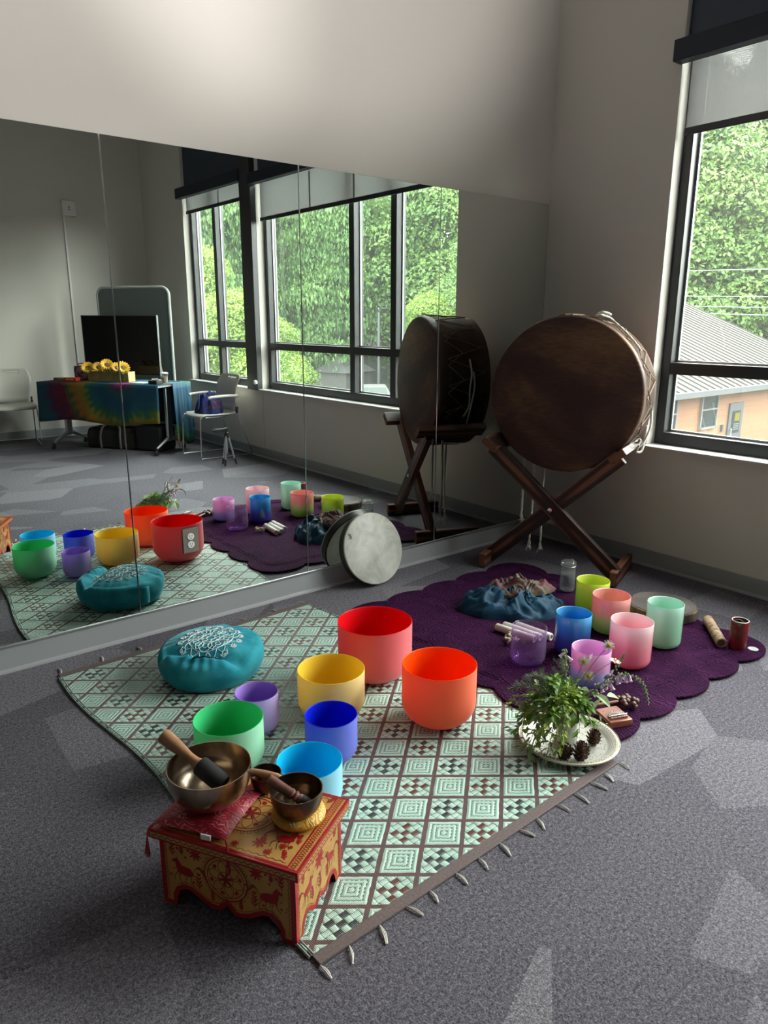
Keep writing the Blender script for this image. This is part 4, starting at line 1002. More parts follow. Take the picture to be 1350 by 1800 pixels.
def panel(name, Fmap, L_, H_, face):
    O = side_outline(L_, H_); n = len(O); mb = MB(); th = .012
    mb.add([Fmap(a, b, 0) for a, b in O] + [Fmap(a, b, -th) for a, b in O], [tuple(range(n))], 0); k0 = len(mb.v) - 2 * n
    mb.f.append(tuple(k0 + n + i for i in range(n))[::-1]); mb.m.append(4)
    for i in range(n): j = (i + 1) % n; mb.f.append((k0 + i, k0 + j, k0 + n + j, k0 + n + i)); mb.m.append(1)
    bt = [(a, b) for a, b in O[:-2]]
    strip(mb, Fmap, [(a, b + .006) for a, b in bt], .013, 1, .0008)
    strip(mb, Fmap, [(.006, 0), (.006, H_)], .013, 1, .0009); strip(mb, Fmap, [(L_ - .006, 0), (L_ - .006, H_)], .013, 1, .0009)
    strip(mb, Fmap, [(a, b + .018) for a, b in bt[3:-3]], .0018, 2, .0006)
    wavy(mb, Fmap, .017, .02, .017, H_ - .01, .0018, 14); wavy(mb, Fmap, L_ - .017, .02, L_ - .017, H_ - .01, .0018, 14)
    c = L_ / 2
    if face == 'long':
        rosette(mb, Fmap, c, .124, .060)
        for s in (-1, 1):
            beast(mb, Fmap, c + s * .118, .108, .052, s * 1)
            sprig(mb, Fmap, c + s * .152, .145, pi / 2 + s * .0, .045); sprig(mb, Fmap, c + s * .125, .155, pi / 2, .030); star(mb, Fmap, c + s * .085, .168, .020)
            sprig(mb, Fmap, c + s * .078, .068, pi / 2, .052); sprig(mb, Fmap, c + s * .040, .048, pi / 2, .032)
            for q in range(7): wavy(mb, Fmap, c + s * (.075 + .014 * q), .085 + .012 * (q % 3), c + s * (.085 + .014 * q), .098 + .012 * (q % 2), .003, 1, .0012, 3)
            for q in range(6): petal(mb, Fmap, c + s * (.078 + .015 * q), .182 - .006 * (q % 3), q * 1.1, .010, .0032, 2)
            for q in range(6): petal(mb, Fmap, c + s * (.06 + .019 * q), .128 + .045 * sin(q * 2.3), q * 1.3, .009, .003)
    else:
        for s in (-1, 1):
            beast(mb, Fmap, c + s * .062, .105, .040, -s); sprig(mb, Fmap, c + s * .085, .140, pi / 2, .042); sprig(mb, Fmap, c + s * .040, .060, pi / 2, .040)
        star(mb, Fmap, c, .145, .026); sprig(mb, Fmap, c, .060, pi / 2, .05)
        for q in range(10): petal(mb, Fmap, c - .09 + .02 * q, .165 + .012 * sin(q * 2.1), q * 1.3, .010, .003, 1)
        for q in range(5): sprig(mb, Fmap, c - .085 + .042 * q, .165, pi / 2 + .6 * (q % 2) - .3, .026)
        for q in range(8): wavy(mb, Fmap, c - .09 + .023 * q, .075 + .02 * (q % 3), c - .08 + .023 * q, .10 + .02 * (q % 3), .003, 1, .0012, 3)
    return mb.build(name, PM + [INW], stool)
HB = SH - .022
panel('side_panel', lambda u, v, o=0: (-o, u, v), SL, HB, 'long'); panel('side_panel', lambda u, v, o=0: (SW + o, SL - u, v), SL, HB, 'long')
panel('end_panel', lambda u, v, o=0: (SW - u if False else u, -o, v), SW, HB, 'short'); panel('end_panel', lambda u, v, o=0: (SW - u, SL + o, v), SW, HB, 'short')
# lid with moulded painted edge
LO = .018; tp = MB(); x0, x1, y0, y1 = -LO, SW + LO, -LO, SL + LO
tp.box(((x0 + x1) / 2, (y0 + y1) / 2, SH - .013), (x1 - x0, y1 - y0, .026), mi=1)
TF = lambda u, v, o=0: (x0 + u, y0 + v, SH + o + .0002); TWd, TLn = x1 - x0, y1 - y0
fill(tp, TF, [(.007, .007), (TWd - .007, .007), (TWd - .007, TLn - .007), (.007, TLn - .007)], 0, .0001)
for (a, b) in ((.030, 0), (TLn - .030, 0)):
    strip(tp, TF, [(.007, a), (TWd - .007, a)], .0045, 1)
    e = .0185 if a < .1 else TLn - .0185
    for k in range(34):
        xx = .011 + (TWd - .022) * k / 33
        strip(tp, TF, [(xx - .004, e - .008), (xx + .004, e + .008)], .0016, 1); strip(tp, TF, [(xx + .004, e - .008), (xx - .004, e + .008)], .0016, 1)
for xx in (.010, TWd - .010): strip(tp, TF, [(xx, .03), (xx, TLn - .03)], .005, 1); wavy(tp, TF, xx + (.010 if xx < .1 else -.010), .04, xx + (.010 if xx < .1 else -.010), TLn - .04, .002, 16)
rosette(tp, TF, TWd / 2, TLn / 2, .068)
LIDB = [(TWd / 2 - .055 + .02, TLn / 2 + s * .125) for s in (-1, 1)] + [(TWd / 2 + .075, TLn / 2 + s * .125) for s in (-1, 1)] + [(TWd / 2 - .085, TLn / 2 + s * .075) for s in (-1, 1)]
RF = lambda dx, dy: (lambda u, v, o=0: TF(TWd / 2 + dx + v * 1.0, TLn / 2 + dy - u, o))
for s in (-1, 1):
    beast(tp, lambda u, v, o=0, s=s: TF(TWd / 2 - .055 + v, TLn / 2 + s * .125 - 0 * s + u, o), 0, 0, .045, s)
    beast(tp, lambda u, v, o=0, s=s: TF(TWd / 2 + .060 + v, TLn / 2 + s * .125 + u, o), 0, 0, .040, s)
    for q in range(4): sprig(tp, TF, TWd / 2 - .09 + .06 * q, TLn / 2 + s * (.082 + .004 * (q % 2)), (0 if s < 0 else 0) + .2, .036)
    star(tp, TF, TWd / 2 - .085, TLn / 2 + s * .075, .020); star(tp, TF, TWd / 2 + .085, TLn / 2 + s * .060, .018)
    for q in range(5): sprig(tp, TF, TWd / 2 - .115 + .055 * q, TLn / 2 + s * (.158 + .006 * (q % 2)), .5 - .25 * q, .034)
    for q in range(7): wavy(tp, TF, .03 + .034 * q, TLn / 2 + s * .100, .05 + .034 * q, TLn / 2 + s * (.112 + .008 * (q % 3)), .004, 1, .0014, 3)
    for q in range(60):
        pu, pv = R_.uniform(.028, TWd - .028), TLn / 2 + s * R_.uniform(.02, .165)
        if sqrt((pu - TWd / 2) ** 2 + (pv - TLn / 2) ** 2) < .086 or any(sqrt((pu - bx_) ** 2 + (pv - by_) ** 2) < .036 for bx_, by_ in LIDB): continue
        LIDB.append((pu, pv)); kk = len(LIDB) % 3
        if kk == 0: sprig(tp, TF, pu - .008, pv - .008, R_.uniform(0, 6.28), .026)
        elif kk == 1: star(tp, TF, pu, pv, .012)
        else:
            for w_ in range(3): wavy(tp, TF, pu - .014, pv - .008 + .007 * w_, pu + .014, pv - .004 + .007 * w_, .003, 2, .0013, 3 if w_ % 2 else 2)
    for q in range(9): petal(tp, TF, .04 + .026 * q, TLn / 2 + s * (.150 + .008 * (q % 2)), q * 1.1, .012, .004)
for (F2, L2) in ((lambda u, v, o=0: (x0 - o, y0 + u, SH - .026 + v), TLn), (lambda u, v, o=0: (x0 + u, y0 - o, SH - .026 + v), TWd), (lambda u, v, o=0: (x1 + o, y0 + u, SH - .026 + v), TLn)):
    fill(tp, F2, [(.006, .005), (L2 - .006, .005), (L2 - .006, .018), (.006, .018)], 0, .0004); wavy(tp, F2, .01, .0115, L2 - .01, .0115, .0028, 22, .0022, 3)
tp.build('lid', PM, stool)
# brocade cushions
def brocade(name, c1, c2, c3):
    m = MT(name); m.set(rough=.55); w = m.new('ShaderNodeTexWave'); w.inputs['Scale'].default_value = 26; w.inputs['Distortion'].default_value = 16; w.inputs['Detail'].default_value = 2; w.inputs['Detail Scale'].default_value = 1.4
    m.link(m.co(), w.inputs['Vector']); wf = N(m.nt, w.outputs['Fac']); nn = m.noise(22, detail=1)
    m.col(m.mix(wf.gt(.93) * nn.gt(.49), m.ramp(nn, [(.35, c1), (.7, c2)]), c3)); m.bump(wf, .25, .003); return m.mat
RB = brocade('red_brocade', (.26, .004, .014), (.44, .010, .035), (.60, .22, .24)); YB = brocade('gold_brocade', (.45, .20, .012), (.66, .36, .03), (.74, .58, .30))
ST = SH + .0008
def wpt(x, y): return (x, y)
ca = SA + radians(4)
rc = thing('brocade_cushion', 'flat square red brocade cushion under the large brass bowl', 'cushion', (-3.180, -1.625, ST), ca)
pv, pf, nn_ = [], [], 18
for side in (0, 1):
    for i in range(nn_ + 1):
        for j in range(nn_ + 1):
            a, b = 2 * i / nn_ - 1, 2 * j / nn_ - 1; e = (1 - abs(a) ** 3.5) * (1 - abs(b) ** 3.5)
            px__ = .098 * a * (1 - .05 * (1 - b * b)); py__ = .098 * b * (1 - .05 * (1 - a * a))
            z = .012 + (.016 * e ** .45 if side == 0 else -.011 * e ** .35) + .0015 * noise.noise(Vector((a * 4, b * 4, side)))
            pv.append((px__, py__, z))
M1 = (nn_ + 1) ** 2
for side in (0, 1):
    for i in range(nn_):
        for j in range(nn_): k = side * M1 + i * (nn_ + 1) + j; q = (k, k + 1, k + nn_ + 2, k + nn_ + 1); pf.append(q if side else q[::-1])
MB().add(pv, pf).build('cushion_pad', RB, rc, smooth=70)
MB().box((-.099, -.045, .010), (.004, .026, .014)).build('fabric_tag', WHITEP, rc)
TAS = simple('red_silk_tassel', (.30, .008, .015), .7)
for (cx_, cy_, ax_, ay_) in ((-.098, -.098, -.020, -.030), (-.098, .098, -.03, .012)):
    ts = MB(); P = [(cx_, cy_, .012), (cx_ + ax_ * .5, cy_ + ay_ * .3, .008), (cx_ + ax_ * .75, cy_ + ay_ * .4, -.004)]; ts.tube(bez(P, 4), .0028, 6)
    for q in range(14): ts.tube([P[-1], (P[-1][0] - .004 + R_.uniform(-.004, .002), P[-1][1] + R_.uniform(-.008, .008), -.055 + R_.uniform(-.01, .004))], .0011, 4)
    ts.build('tassel', TAS, rc)
yc = thing('brocade_cushion', 'yellow gold brocade ring cushion under the smaller bronze bowl', 'cushion', (-3.021, -1.785, ST))
tr_ = [(.040 + .026 * cos(a) * 1.05, .0165 + .0165 * sin(a)) for a in [2 * pi * k / 18 for k in range(19)]]
MB().lathe(tr_, 48).build('cushion_ring', YB, yc, smooth=80)
# brass singing bowls
def brass(nm, c, c2, rough):
    m = MT(nm); m.set(rough=rough, metal=1); nn = m.noise(14, detail=3, dist=1.2); m.col(m.ramp(nn, [(.3, c), (.7, c2)])); m.bump(m.noise(30, detail=1), .35, .003); return m.mat
BR1 = brass('hammered_bronze', (.30, .225, .16), (.52, .41, .30), .24); BR2 = brass('dark_bronze', (.10, .07, .05), (.24, .165, .11), .30); BR3 = brass('patina_bronze', (.05, .035, .03), (.17, .09, .06), .35)
def mbowl(lab, x, y, z, r, h, mt, t=.003, grp='metal singing bowls on the stool'):
    o = [(.0005, 0), (r * .35, .0005), (r * .52, h * .05), (r * .72, h * .18), (r * .88, h * .38), (r * .965, h * .62), (r * 1.0, h * .86), (r * 1.005, h)]
    P = [Vector((a, b, 0)) for a, b in o]; q = bez(P, 4); prof = [(p.x, p.y) for p in q]
    inn = [(max(.0005, a - t), b + t * .9 if b < h * .5 else b) for a, b in prof[::-1]]
    ob = MB().lathe(prof + [(prof[-1][0] - t * .5, h + .0008)] + inn, 64).build('metal_singing_bowl', mt, None, smooth=60, loc=(x, y, z)); tag(ob, lab, 'singing bowl', grp); return ob
mbowl('large hammered bronze singing bowl on the red brocade cushion', -3.176, -1.622, ST + .027, .103, .104, BR1)
mbowl('medium dark bronze singing bowl on the yellow ring cushion', -3.030, -1.792, ST + .022, .0645, .072, BR2)
mbowl('smallest dark bronze singing bowl at the back edge of the stool', -3.027, -1.636, ST, .041, .052, BR3)
LW = simple('turned_light_wood', (.34, .17, .085), .45, nz=.2, ns=30); DW = simple('turned_rosewood', (.15, .06, .045), .4, nz=.2, ns=30); FELT = simple('black_suede_wrap', (.010, .010, .011), .85)
def mallet(lab, a, b, parts):
    a = Vector(a); b = Vector(b); d = b - a; q = d.to_track_quat('Z', 'Y')
    t = thing('bowl_mallet', lab, 'mallet', a, 0, None); t.rotation_mode = 'QUATERNION'; t.rotation_quaternion = q
    for nm, mt, prof in parts: MB().lathe([(r, z * d.length) for r, z in prof], 32).build(nm, mt, t, smooth=50)
mallet('fat wooden mallet with black wrapped head lying in the large bronze bowl', (-3.235, -1.485, .392), (-3.155, -1.655, .305), (('handle', LW, [(.0005, 0), (.017, .003), (.0195, .03), (.018, .2), (.0115, .44), (.012, .54), (.017, .62), (.0175, .63)]), ('wrapped_head', FELT, [(.0005, .60), (.0225, .61), (.0245, .63), (.0245, .98), (.022, 1.0), (.0005, 1.0)])))
mallet('rosewood mallet with ringed grip resting in the medium bronze bowl', (-3.080, -1.745, .338), (-3.010, -1.835, .275), (('handle', DW, [(.0005, 0), (.0125, .01), (.0135, .05), (.012, .48), (.014, .52), (.0105, .56), (.015, .60), (.0105, .65), (.014, .70), (.013, .72)]), ('wrapped_head', FELT, [(.0005, .71), (.0145, .715), (.0145, .99), (.0005, 1.0)])))
mallet('slim pale wooden mallet lying across the smallest bronze bowl', (-3.088, -1.606, .292), (-3.010, -1.690, .282), (('handle', LW, [(.0005, 0), (.007, .01), (.0095, .2), (.0105, .6), (.008, .9), (.004, .98), (.0005, 1.0)]),))

# ------------------------------------------------------------------ silver tray with vase, cones and cut flowers
m_ = MT('etched_silver'); m_.set(rough=.45, metal=.3); X, Y, Z = m_.xyz(); 
rr2 = (X * X + Y * Y).pw(.5); v1_ = N(m_.nt, m_.vor(95, m_.co())); n3 = m_.noise(45, detail=2, dist=2.0)
spk = v1_.lt(.22) * rr2.lt(.128); band = ((rr2 * 1100).sin().gt(.75)) * rr2.gt(.14); scr = n3.gt(.49) * n3.lt(.512) * rr2.lt(.13)
m_.col(m_.mix((spk + scr + band * .8).mn(1), (.62, .61, .56), (.16, .14, .10))); ETCH = m_.mat
TX, TY, TZ_ = -1.937, -1.794, QZ + .0006
tray = thing('round_tray', 'round etched silver tray on the rug corner holding pine cones and vase', 'tray', (TX, TY, TZ_))
MB().lathe([(.0005, .002), (.128, .002), (.136, .006), (.142, .013), (.162, .017), (.167, .0175), (.170, .016), (.170, .0135), (.162, .0135), (.144, .0095), (.136, .001), (.128, 0), (.0005, 0)], 96).build('tray_plate', ETCH, tray, smooth=40)
rim_ = MB()
for k in range(90): a = 2 * pi * k / 90; rim_.box((.157 * cos(a), .157 * sin(a), .0175), (.004, .003, .002), None)
rim_.tube([(.1685 * cos(a), .1685 * sin(a), .017) for a in [2 * pi * k / 96 for k in range(96)]], .0022, 6, closed=True); rim_.build('beaded_rim', simple('aged_brass_edge', (.42, .34, .20), .35, .9), tray, smooth=1)
CONE = simple('pine_cone_scales', (.10, .05, .032), .75, nz=.5, ns=90)
def pinecone(x, y, z, s, rz, lab, tilt=0):
    mb = MB(); H_ = .052
    mb.lathe([(.0005, 0), (.010, .004), (.013, .018), (.009, .038), (.0005, .05)], 12)
    n = 0
    for k in range(64):
        t = k / 64; a = k * 2.39996; zz_ = H_ * (.05 + .92 * t); R3 = .022 * (sin(pi * (.16 + .80 * t))) ** .8 + .002
        M_ = Rz(a) @ Tr(R3 * .45, 0, zz_) @ Matrix.Rotation(-(.25 + .7 * t), 4, 'Y')
        w = .0085 * (1 - .45 * t); l = R3 * .75
        mb.add([(0, -w * .3, 0), (0, w * .3, 0), (l * .7, w * .6, .001), (l, 0, .003), (l * .7, -w * .6, .001), (l * .3, 0, -.0035)], [(0, 1, 2, 3, 4), (1, 0, 5), (2, 1, 5), (3, 2, 5), (4, 3, 5), (0, 4, 5)], 0, M_)
    o = mb.build('pine_cone', CONE, None, loc=(x, y, z)); o.scale = (s, s, s); o.rotation_euler = (tilt, tilt * .4, rz); tag(o, lab, 'pine cone', 'pine cones on the tray'); return o
tz = TZ_ + .0026
pinecone(-2.045, -1.855, tz, 1.15, 0, 'pine cone on the tray nearest the white vase foot, leftmost', .10)
pinecone(-2.005, -1.893, tz, 1.28, 1, 'pine cone standing on the tray closest to its front rim')
pinecone(-1.892, -1.862, tz, 1.1, 2, 'pine cone on the tray to the right of the white vase', -.12)
VX, VY = -1.945, -1.79
m_ = simple('white_porcelain', (.74, .73, .70), .25, coat=.4)
vs = MB().lathe([(.0005, 0), (.034, 0), (.036, .003), (.036, .06), (.033, .105), (.031, .125), (.0285, .125), (.031, .10), (.033, .06), (.033, .006), (.0005, .005)], 40).build('white_vase', m_, None, smooth=50, loc=(VX, VY, tz)); tag(vs, 'plain white cylindrical vase standing on the silver tray', 'vase')
STEM = simple('green_stem', (.10, .17, .035), .6); WSTEM = simple('woody_twig', (.13, .09, .055), .8)
def leafm(nm, a, b, rough=.45):
    m = MT(nm); m.set(rough=rough, spec=.4); c = m.ramp(m.noise(30, detail=2), [(.3, a), (.7, b)]); m.col(c); m.translucent(.25, c); return m.mat
LF1 = leafm('fresh_green_leaf', (.06, .18, .018), (.22, .38, .05)); LF2 = leafm('grey_green_leaf', (.17, .27, .11), (.38, .48, .25)); NDL = leafm('spruce_needles', (.05, .11, .05), (.20, .27, .17)); LF3 = leafm('lime_shoots', (.24, .38, .05), (.48, .58, .14))
def leaf(mb, p, d, up, l, w, curl=.15, mi=0):
    d = Vector(d).normalized(); s = d.cross(Vector(up)); 
    if s.length < 1e-4: s = d.orthogonal()
    s.normalize(); n = s.cross(d); p = Vector(p); mid = []; L3, R3 = [], []
    for k in range(5):
        t = k / 4; c = p + d * l * t - n * curl * l * t * t; ww = w * (sin(pi * (t * .92 + .04))) * .5
        mid.append(c); L3.append(c + s * ww + n * ww * .35); R3.append(c - s * ww + n * ww * .35)
    mb.add(L3 + mid + R3, [(k, k + 1, 6 + k, 5 + k) for k in range(4)] + [(5 + k, 6 + k, 11 + k, 10 + k) for k in range(4)], mi)
M0 = Vector((VX, VY, tz + .118)); IN = Vector((VX, VY, tz + .03))
def stempath(end, lift=.05, jit=.008):
    e = Vector(end); q = M0 + Vector((R_.uniform(-.015, .015), R_.uniform(-.015, .015), 0)); d = e - q
    p1 = q + d * .35 + Vector((0, 0, lift)); p2 = q + d * .7 + Vector((R_.uniform(-jit, jit), R_.uniform(-jit, jit), lift * .9))
    return bez([IN, q, p1, p2, e], 6)
def leafy(end, lab, n, l, w, mt, lift=.05, berries=0):
    n = int(n * 1.7); l *= 1.0; w *= 1.2
    P = stempath(end, lift); t = thing('leafy_branch', lab, 'branch', M0, 0, 'leafy branches in the white vase'); o_ = M0
    MB().tube([p - o_ for p in P], [.0018 - .001 * i / len(P) for i in range(len(P))], 5).build('stem', WSTEM, t, smooth=1)
    mb = MB(); bm_ = MB()
    for k in range(n):
        i = 8 + int((len(P) - 9) * (k + R_.random()) / n); i = min(i, len(P) - 1); p = P[i]; dr = (P[min(i + 1, len(P) - 1)] - P[i - 1]).normalized()
        sd_ = Vector((R_.uniform(-1, 1), R_.uniform(-1, 1), R_.uniform(-.5, .8))); tw = p + (dr * .4 + sd_ * .8).normalized() * R_.uniform(.0, .022)
        leaf(mb, tw - o_, dr * .6 + sd_, (0, 0, 1), l * R_.uniform(.6, 1.2), w * R_.uniform(.7, 1.15), R_.uniform(.0, .5))
        if berries and R_.random() < berries:
            for q in range(6):
                e = tw + Vector((R_.uniform(-1, 1), R_.uniform(-1, 1), R_.uniform(-.3, 1))) * .012; bm_.tube([tw - o_, e - o_], .0005, 3); bm_.ball(e - o_, .0017, 6, 4)
    mb.build('leaves', mt, t, smooth=1)
    if berries: bm_.build('buds', LF3, t)
leafy((-2.107, -1.698, .070), 'leafy branch arching low over the left side of the tray', 34, .026, .012, LF1, .07, .3)
leafy((-2.119, -1.762, .030), 'grey green leafy branch drooping to the rug in front left of the tray', 34, .034, .011, LF2, .09, .2)
leafy((-2.095, -1.825, .030), 'leafy branch hanging over the front rim of the tray', 32, .036, .012, LF2, .09, .2)
leafy((-2.070, -1.689, .110), 'leafy branch reaching left beneath the spruce sprigs', 32, .028, .013, LF1, .05, .3)
leafy((-2.085, -1.640, .131), 'thin leafy shoot reaching furthest left over the rug', 20, .020, .008, LF3, .05, .5)
leafy((-1.958, -1.735, .225), 'upright leafy branch at the centre of the bouquet', 30, .030, .016, LF1, .02, .2)
leafy((-1.964, -1.801, .215), 'light green budding branch at the centre of the bouquet', 40, .022, .010, LF3, .02, .8)
leafy((-2.110, -1.800, .100), 'budding branch curving left in front of the white vase', 40, .024, .010, LF3, .05, .8)
leafy((-1.916, -1.878, .100), 'leafy branch drooping right over the pine cones', 22, .030, .015, LF1, .05, .4)
leafy((-1.985, -1.868, .100), 'single broad leaved sprig hanging in front of the vase', 8, .036, .020, LF1, .05)
leafy((-2.067, -1.804, .165), 'leafy branch at the front of the bouquet above the vase', 36, .030, .013, LF1, .03, .3)
leafy((-1.790, -1.833, .150), 'broad grey green leaf pair pointing at the seed rattle', 6, .060, .032, LF2, .03)
leafy((-1.822, -1.885, .066), 'bare thin twig pointing to the thumb piano', 5, .016, .007, LF2, .03)
for (e_x, e_y, e_z, lab_, nn3, l3, w3, mt3, lf3, bb3) in (
    (-2.045, -1.760, .120, 'leafy branch hanging in front left of the white vase', 34, .026, .014, LF1, .04, .4), (-2.065, -1.850, .060, 'budding branch drooping over the leftmost pine cone', 30, .024, .011, LF3, .07, .8),
    (-2.020, -1.700, .150, 'leafy branch at the left shoulder of the bouquet', 32, .028, .015, LF1, .04, .3), (-2.000, -1.790, .185, 'dense leafy branch at the top front of the bouquet', 34, .028, .015, LF1, .02, .4),
    (-1.925, -1.850, .165, 'leafy branch over the right lip of the vase', 28, .027, .015, LF1, .03, .3), (-2.085, -1.720, .095, 'budding branch over the left tray rim', 34, .022, .010, LF3, .06, .8),
    (-1.905, -1.760, .200, 'leafy branch below the daisies', 28, .028, .014, LF1, .02, .3), (-2.100, -1.790, .050, 'pale green budding branch nearest the rug in front of the tray', 34, .024, .010, LF3, .09, .7),
    (-1.880, -1.700, .170, 'leafy branch on the mirror side of the bouquet', 28, .028, .014, LF1, .03, .3), (-1.965, -1.650, .160, 'leafy branch on the far side toward the violet bowl', 28, .026, .013, LF1, .03, .4)):
    leafy((e_x, e_y, e_z), lab_, nn3, l3, w3, mt3, lf3, bb3)
def spruce(end, lab, nb, l, lift=.05):
    P = stempath(end, lift); t = thing('spruce_sprig', lab, 'branch', M0, 0, 'spruce sprigs in the white vase'); o_ = M0
    st_ = MB(); nd = MB(); st_.tube([p - o_ for p in P], .0018, 5); br = [P[9:]]
    for k in range(nb):
        i = 10 + int((len(P) - 11) * k / nb); p = P[i]; dr = (P[min(i + 1, len(P) - 1)] - P[i - 1]).normalized(); s = dr.cross(Vector((0, 0, 1))).normalized() * (1 if k % 2 else -1)
        e = p + (dr * .8 + s * .8 + Vector((0, 0, R_.uniform(-.1, .2)))) * l * (1 - .4 * k / nb); Q_ = [p.lerp(e, q / 7) for q in range(8)]; st_.tube([q - o_ for q in Q_], .0010, 4); br.append(Q_)
    for Q_ in br:
        for i in range(len(Q_) - 1):
            d = (Q_[i + 1] - Q_[i]); L_ = d.length; m = max(1, int(L_ / .0011)); d = d.normalized(); s = d.orthogonal()
            for q in range(m):
                a = R_.random() * 6.28; w = (Matrix.Rotation(a, 3, d) @ s); p = Q_[i] + d * L_ * q / m; e = p + (w * .85 + d * .55) * R_.uniform(.010, .015)
                sd_ = d.cross(w) * .0007; nd.add([p - o_ - sd_, p - o_ + sd_, e - o_ + sd_ * .3, e - o_ - sd_ * .3], [(0, 1, 2, 3)])
    st_.build('stem', WSTEM, t, smooth=1); nd.build('needles', NDL, t)
spruce((-1.870, -1.690, .262), 'spruce sprig rising at the back of the bouquet', 6, .050, .02)
spruce((-1.900, -1.715, .235), 'spruce sprig behind the daisies in the bouquet', 6, .045, .02)
spruce((-2.052, -1.615, .174), 'spruce sprig reaching furthest left over the purple quilt', 7, .050)
spruce((-1.974, -1.630, .200), 'spruce sprig pointing up left toward the clear violet bowl', 7, .050)
spruce((-1.958, -1.650, .115), 'low spruce sprig lying behind the tray rim', 6, .040, .03)
spruce((-1.850, -1.830, .110), 'dark spruce sprig on the right of the bouquet near the thumb piano', 5, .040, .03)
spruce((-2.085, -1.755, .035), 'pale spruce sprig drooping over the left tray rim', 5, .040, .08)
PET = simple('white_petal', (.80, .80, .77), .6); DISC_ = simple('yellow_flower_centre', (.55, .26, .01), .8, nz=.3, ns=300)
def daisy(c, face, lab):
    c = Vector(c); P = stempath(c, .02); t = thing('daisy', lab, 'flower', M0, 0, 'daisies in the white vase'); o_ = M0; MB().tube([p - o_ for p in P], .0011, 5).build('stem', STEM, t, smooth=1)
    q = Vector(face).to_track_quat('Z', 'Y').to_matrix().to_4x4(); Mx = Tr(*(c - o_)) @ q; pm = MB()
    for k in range(17):
        a = 2 * pi * k / 17 + R_.uniform(-.06, .06); l = .0205 * R_.uniform(.9, 1.1); z = R_.uniform(-.002, .002)
        pm.add([(.004 * cos(a) - .0012 * sin(a), .004 * sin(a) + .0012 * cos(a), 0), (l * .6 * cos(a) - .0024 * sin(a), l * .6 * sin(a) + .0024 * cos(a), z), (l * cos(a) - .001 * sin(a), l * sin(a) + .001 * cos(a), z - .001), (l * cos(a) + .001 * sin(a), l * sin(a) - .001 * cos(a), z - .001), (l * .6 * cos(a) + .0024 * sin(a), l * .6 * sin(a) - .0024 * cos(a), z), (.004 * cos(a) + .0012 * sin(a), .004 * sin(a) - .0012 * cos(a), 0)], [(0, 1, 2, 3, 4, 5)], 0, Mx)
    pm.build('petals', PET, t); MB().lathe([(.0068, 0), (.006, .0026), (.0036, .0042), (.0004, .005)], 16, Mx).build('flower_centre', DISC_, t, smooth=1)
daisy((-1.795, -1.828, .345), (-.55, -.45, .6), 'white daisy standing highest in the bouquet'); daisy((-1.871, -1.785, .292), (-.75, -.5, .25), 'white daisy in the middle of the three facing the viewer')
daisy((-1.866, -1.805, .245), (-.7, -.55, .35), 'lowest white daisy of the bouquet facing the viewer'); daisy((-1.800, -1.760, .275), (-.1, .8, .3), 'white daisy turned toward the mirror'); daisy((-1.775, -1.845, .290), (.2, -.2, .9), 'white daisy half hidden behind the foxglove buds')
BELL = leafm('lilac_foxglove', (.58, .36, .62), (.80, .66, .78)); 
def foxglove(P, lab, nb):
    P = bez([IN, M0] + [Vector(p) for p in P], 10); t = thing('foxglove_spike', lab, 'flower', M0, 0, 'foxglove spikes in the white vase'); o_ = M0
    MB().tube([p - o_ for p in P], [.0020 - .0012 * i / len(P) for i in range(len(P))], 6).build('stem', STEM, t, smooth=1); bb_ = MB(); bl_ = MB()
    s0 = 22; n = len(P) - s0
    for k in range(nb):
        f_ = k / nb; i = s0 + int((n - 1) * f_); p = P[i]; dr = (P[min(i + 1, len(P) - 1)] - P[i - 1]).normalized(); a = k * 2.1; s = (Matrix.Rotation(a, 3, dr) @ dr.orthogonal()).normalized()
        if f_ < .45 and k % 2 == 0:
            d = (s * .6 + Vector((0, 0, -1)) * .8).normalized(); q = d.to_track_quat('Z', 'Y').to_matrix().to_4x4(); Mx = Tr(*(p - o_ + s * .003)) @ q; r = .0070 * (1 - .3 * f_)
            bl_.lathe([(.0012, 0), (r * .45, .003), (r * .75, .010), (r * .85, .018), (r * 1.15, .022), (r * 1.3, .0235)], 12, Mx)
            for z in range(3): leaf(bb_, p - o_ + s * .002, d + s * (.5 - .5 * z), (0, 0, 1), .010, .006)
        else:
            r = .0048 * (1.05 - .6 * f_); bb_.ball(p - o_ + s * r * 1.3, (r, r, r * 1.4), 8, 5); leaf(bb_, p - o_, s + dr * .4, dr, .011 * (1.1 - .5 * f_), .006)
    bb_.build('buds', LF2, t, smooth=1)
    if len(bl_.v): bl_.build('bells', BELL, t, smooth=1)
foxglove([(-1.850, -1.855, .213), (-1.826, -1.885, .262), (-1.812, -1.915, .277), (-1.790, -1.955, .262), (-1.783, -1.975, .225), (-1.781, -1.987, .183)], 'foxglove spike arching right and drooping at its tip', 46)
foxglove([(-1.860, -1.815, .180), (-1.796, -1.839, .232), (-1.752, -1.850, .280), (-1.733, -1.853, .304)], 'upright foxglove spike with pale bells beside the rose pink bowl', 36)
foxglove([(-1.900, -1.740, .190), (-1.840, -1.690, .262), (-1.800, -1.650, .262), (-1.795, -1.635, .225)], 'foxglove spike leaning toward the mirror behind the daisies', 30)
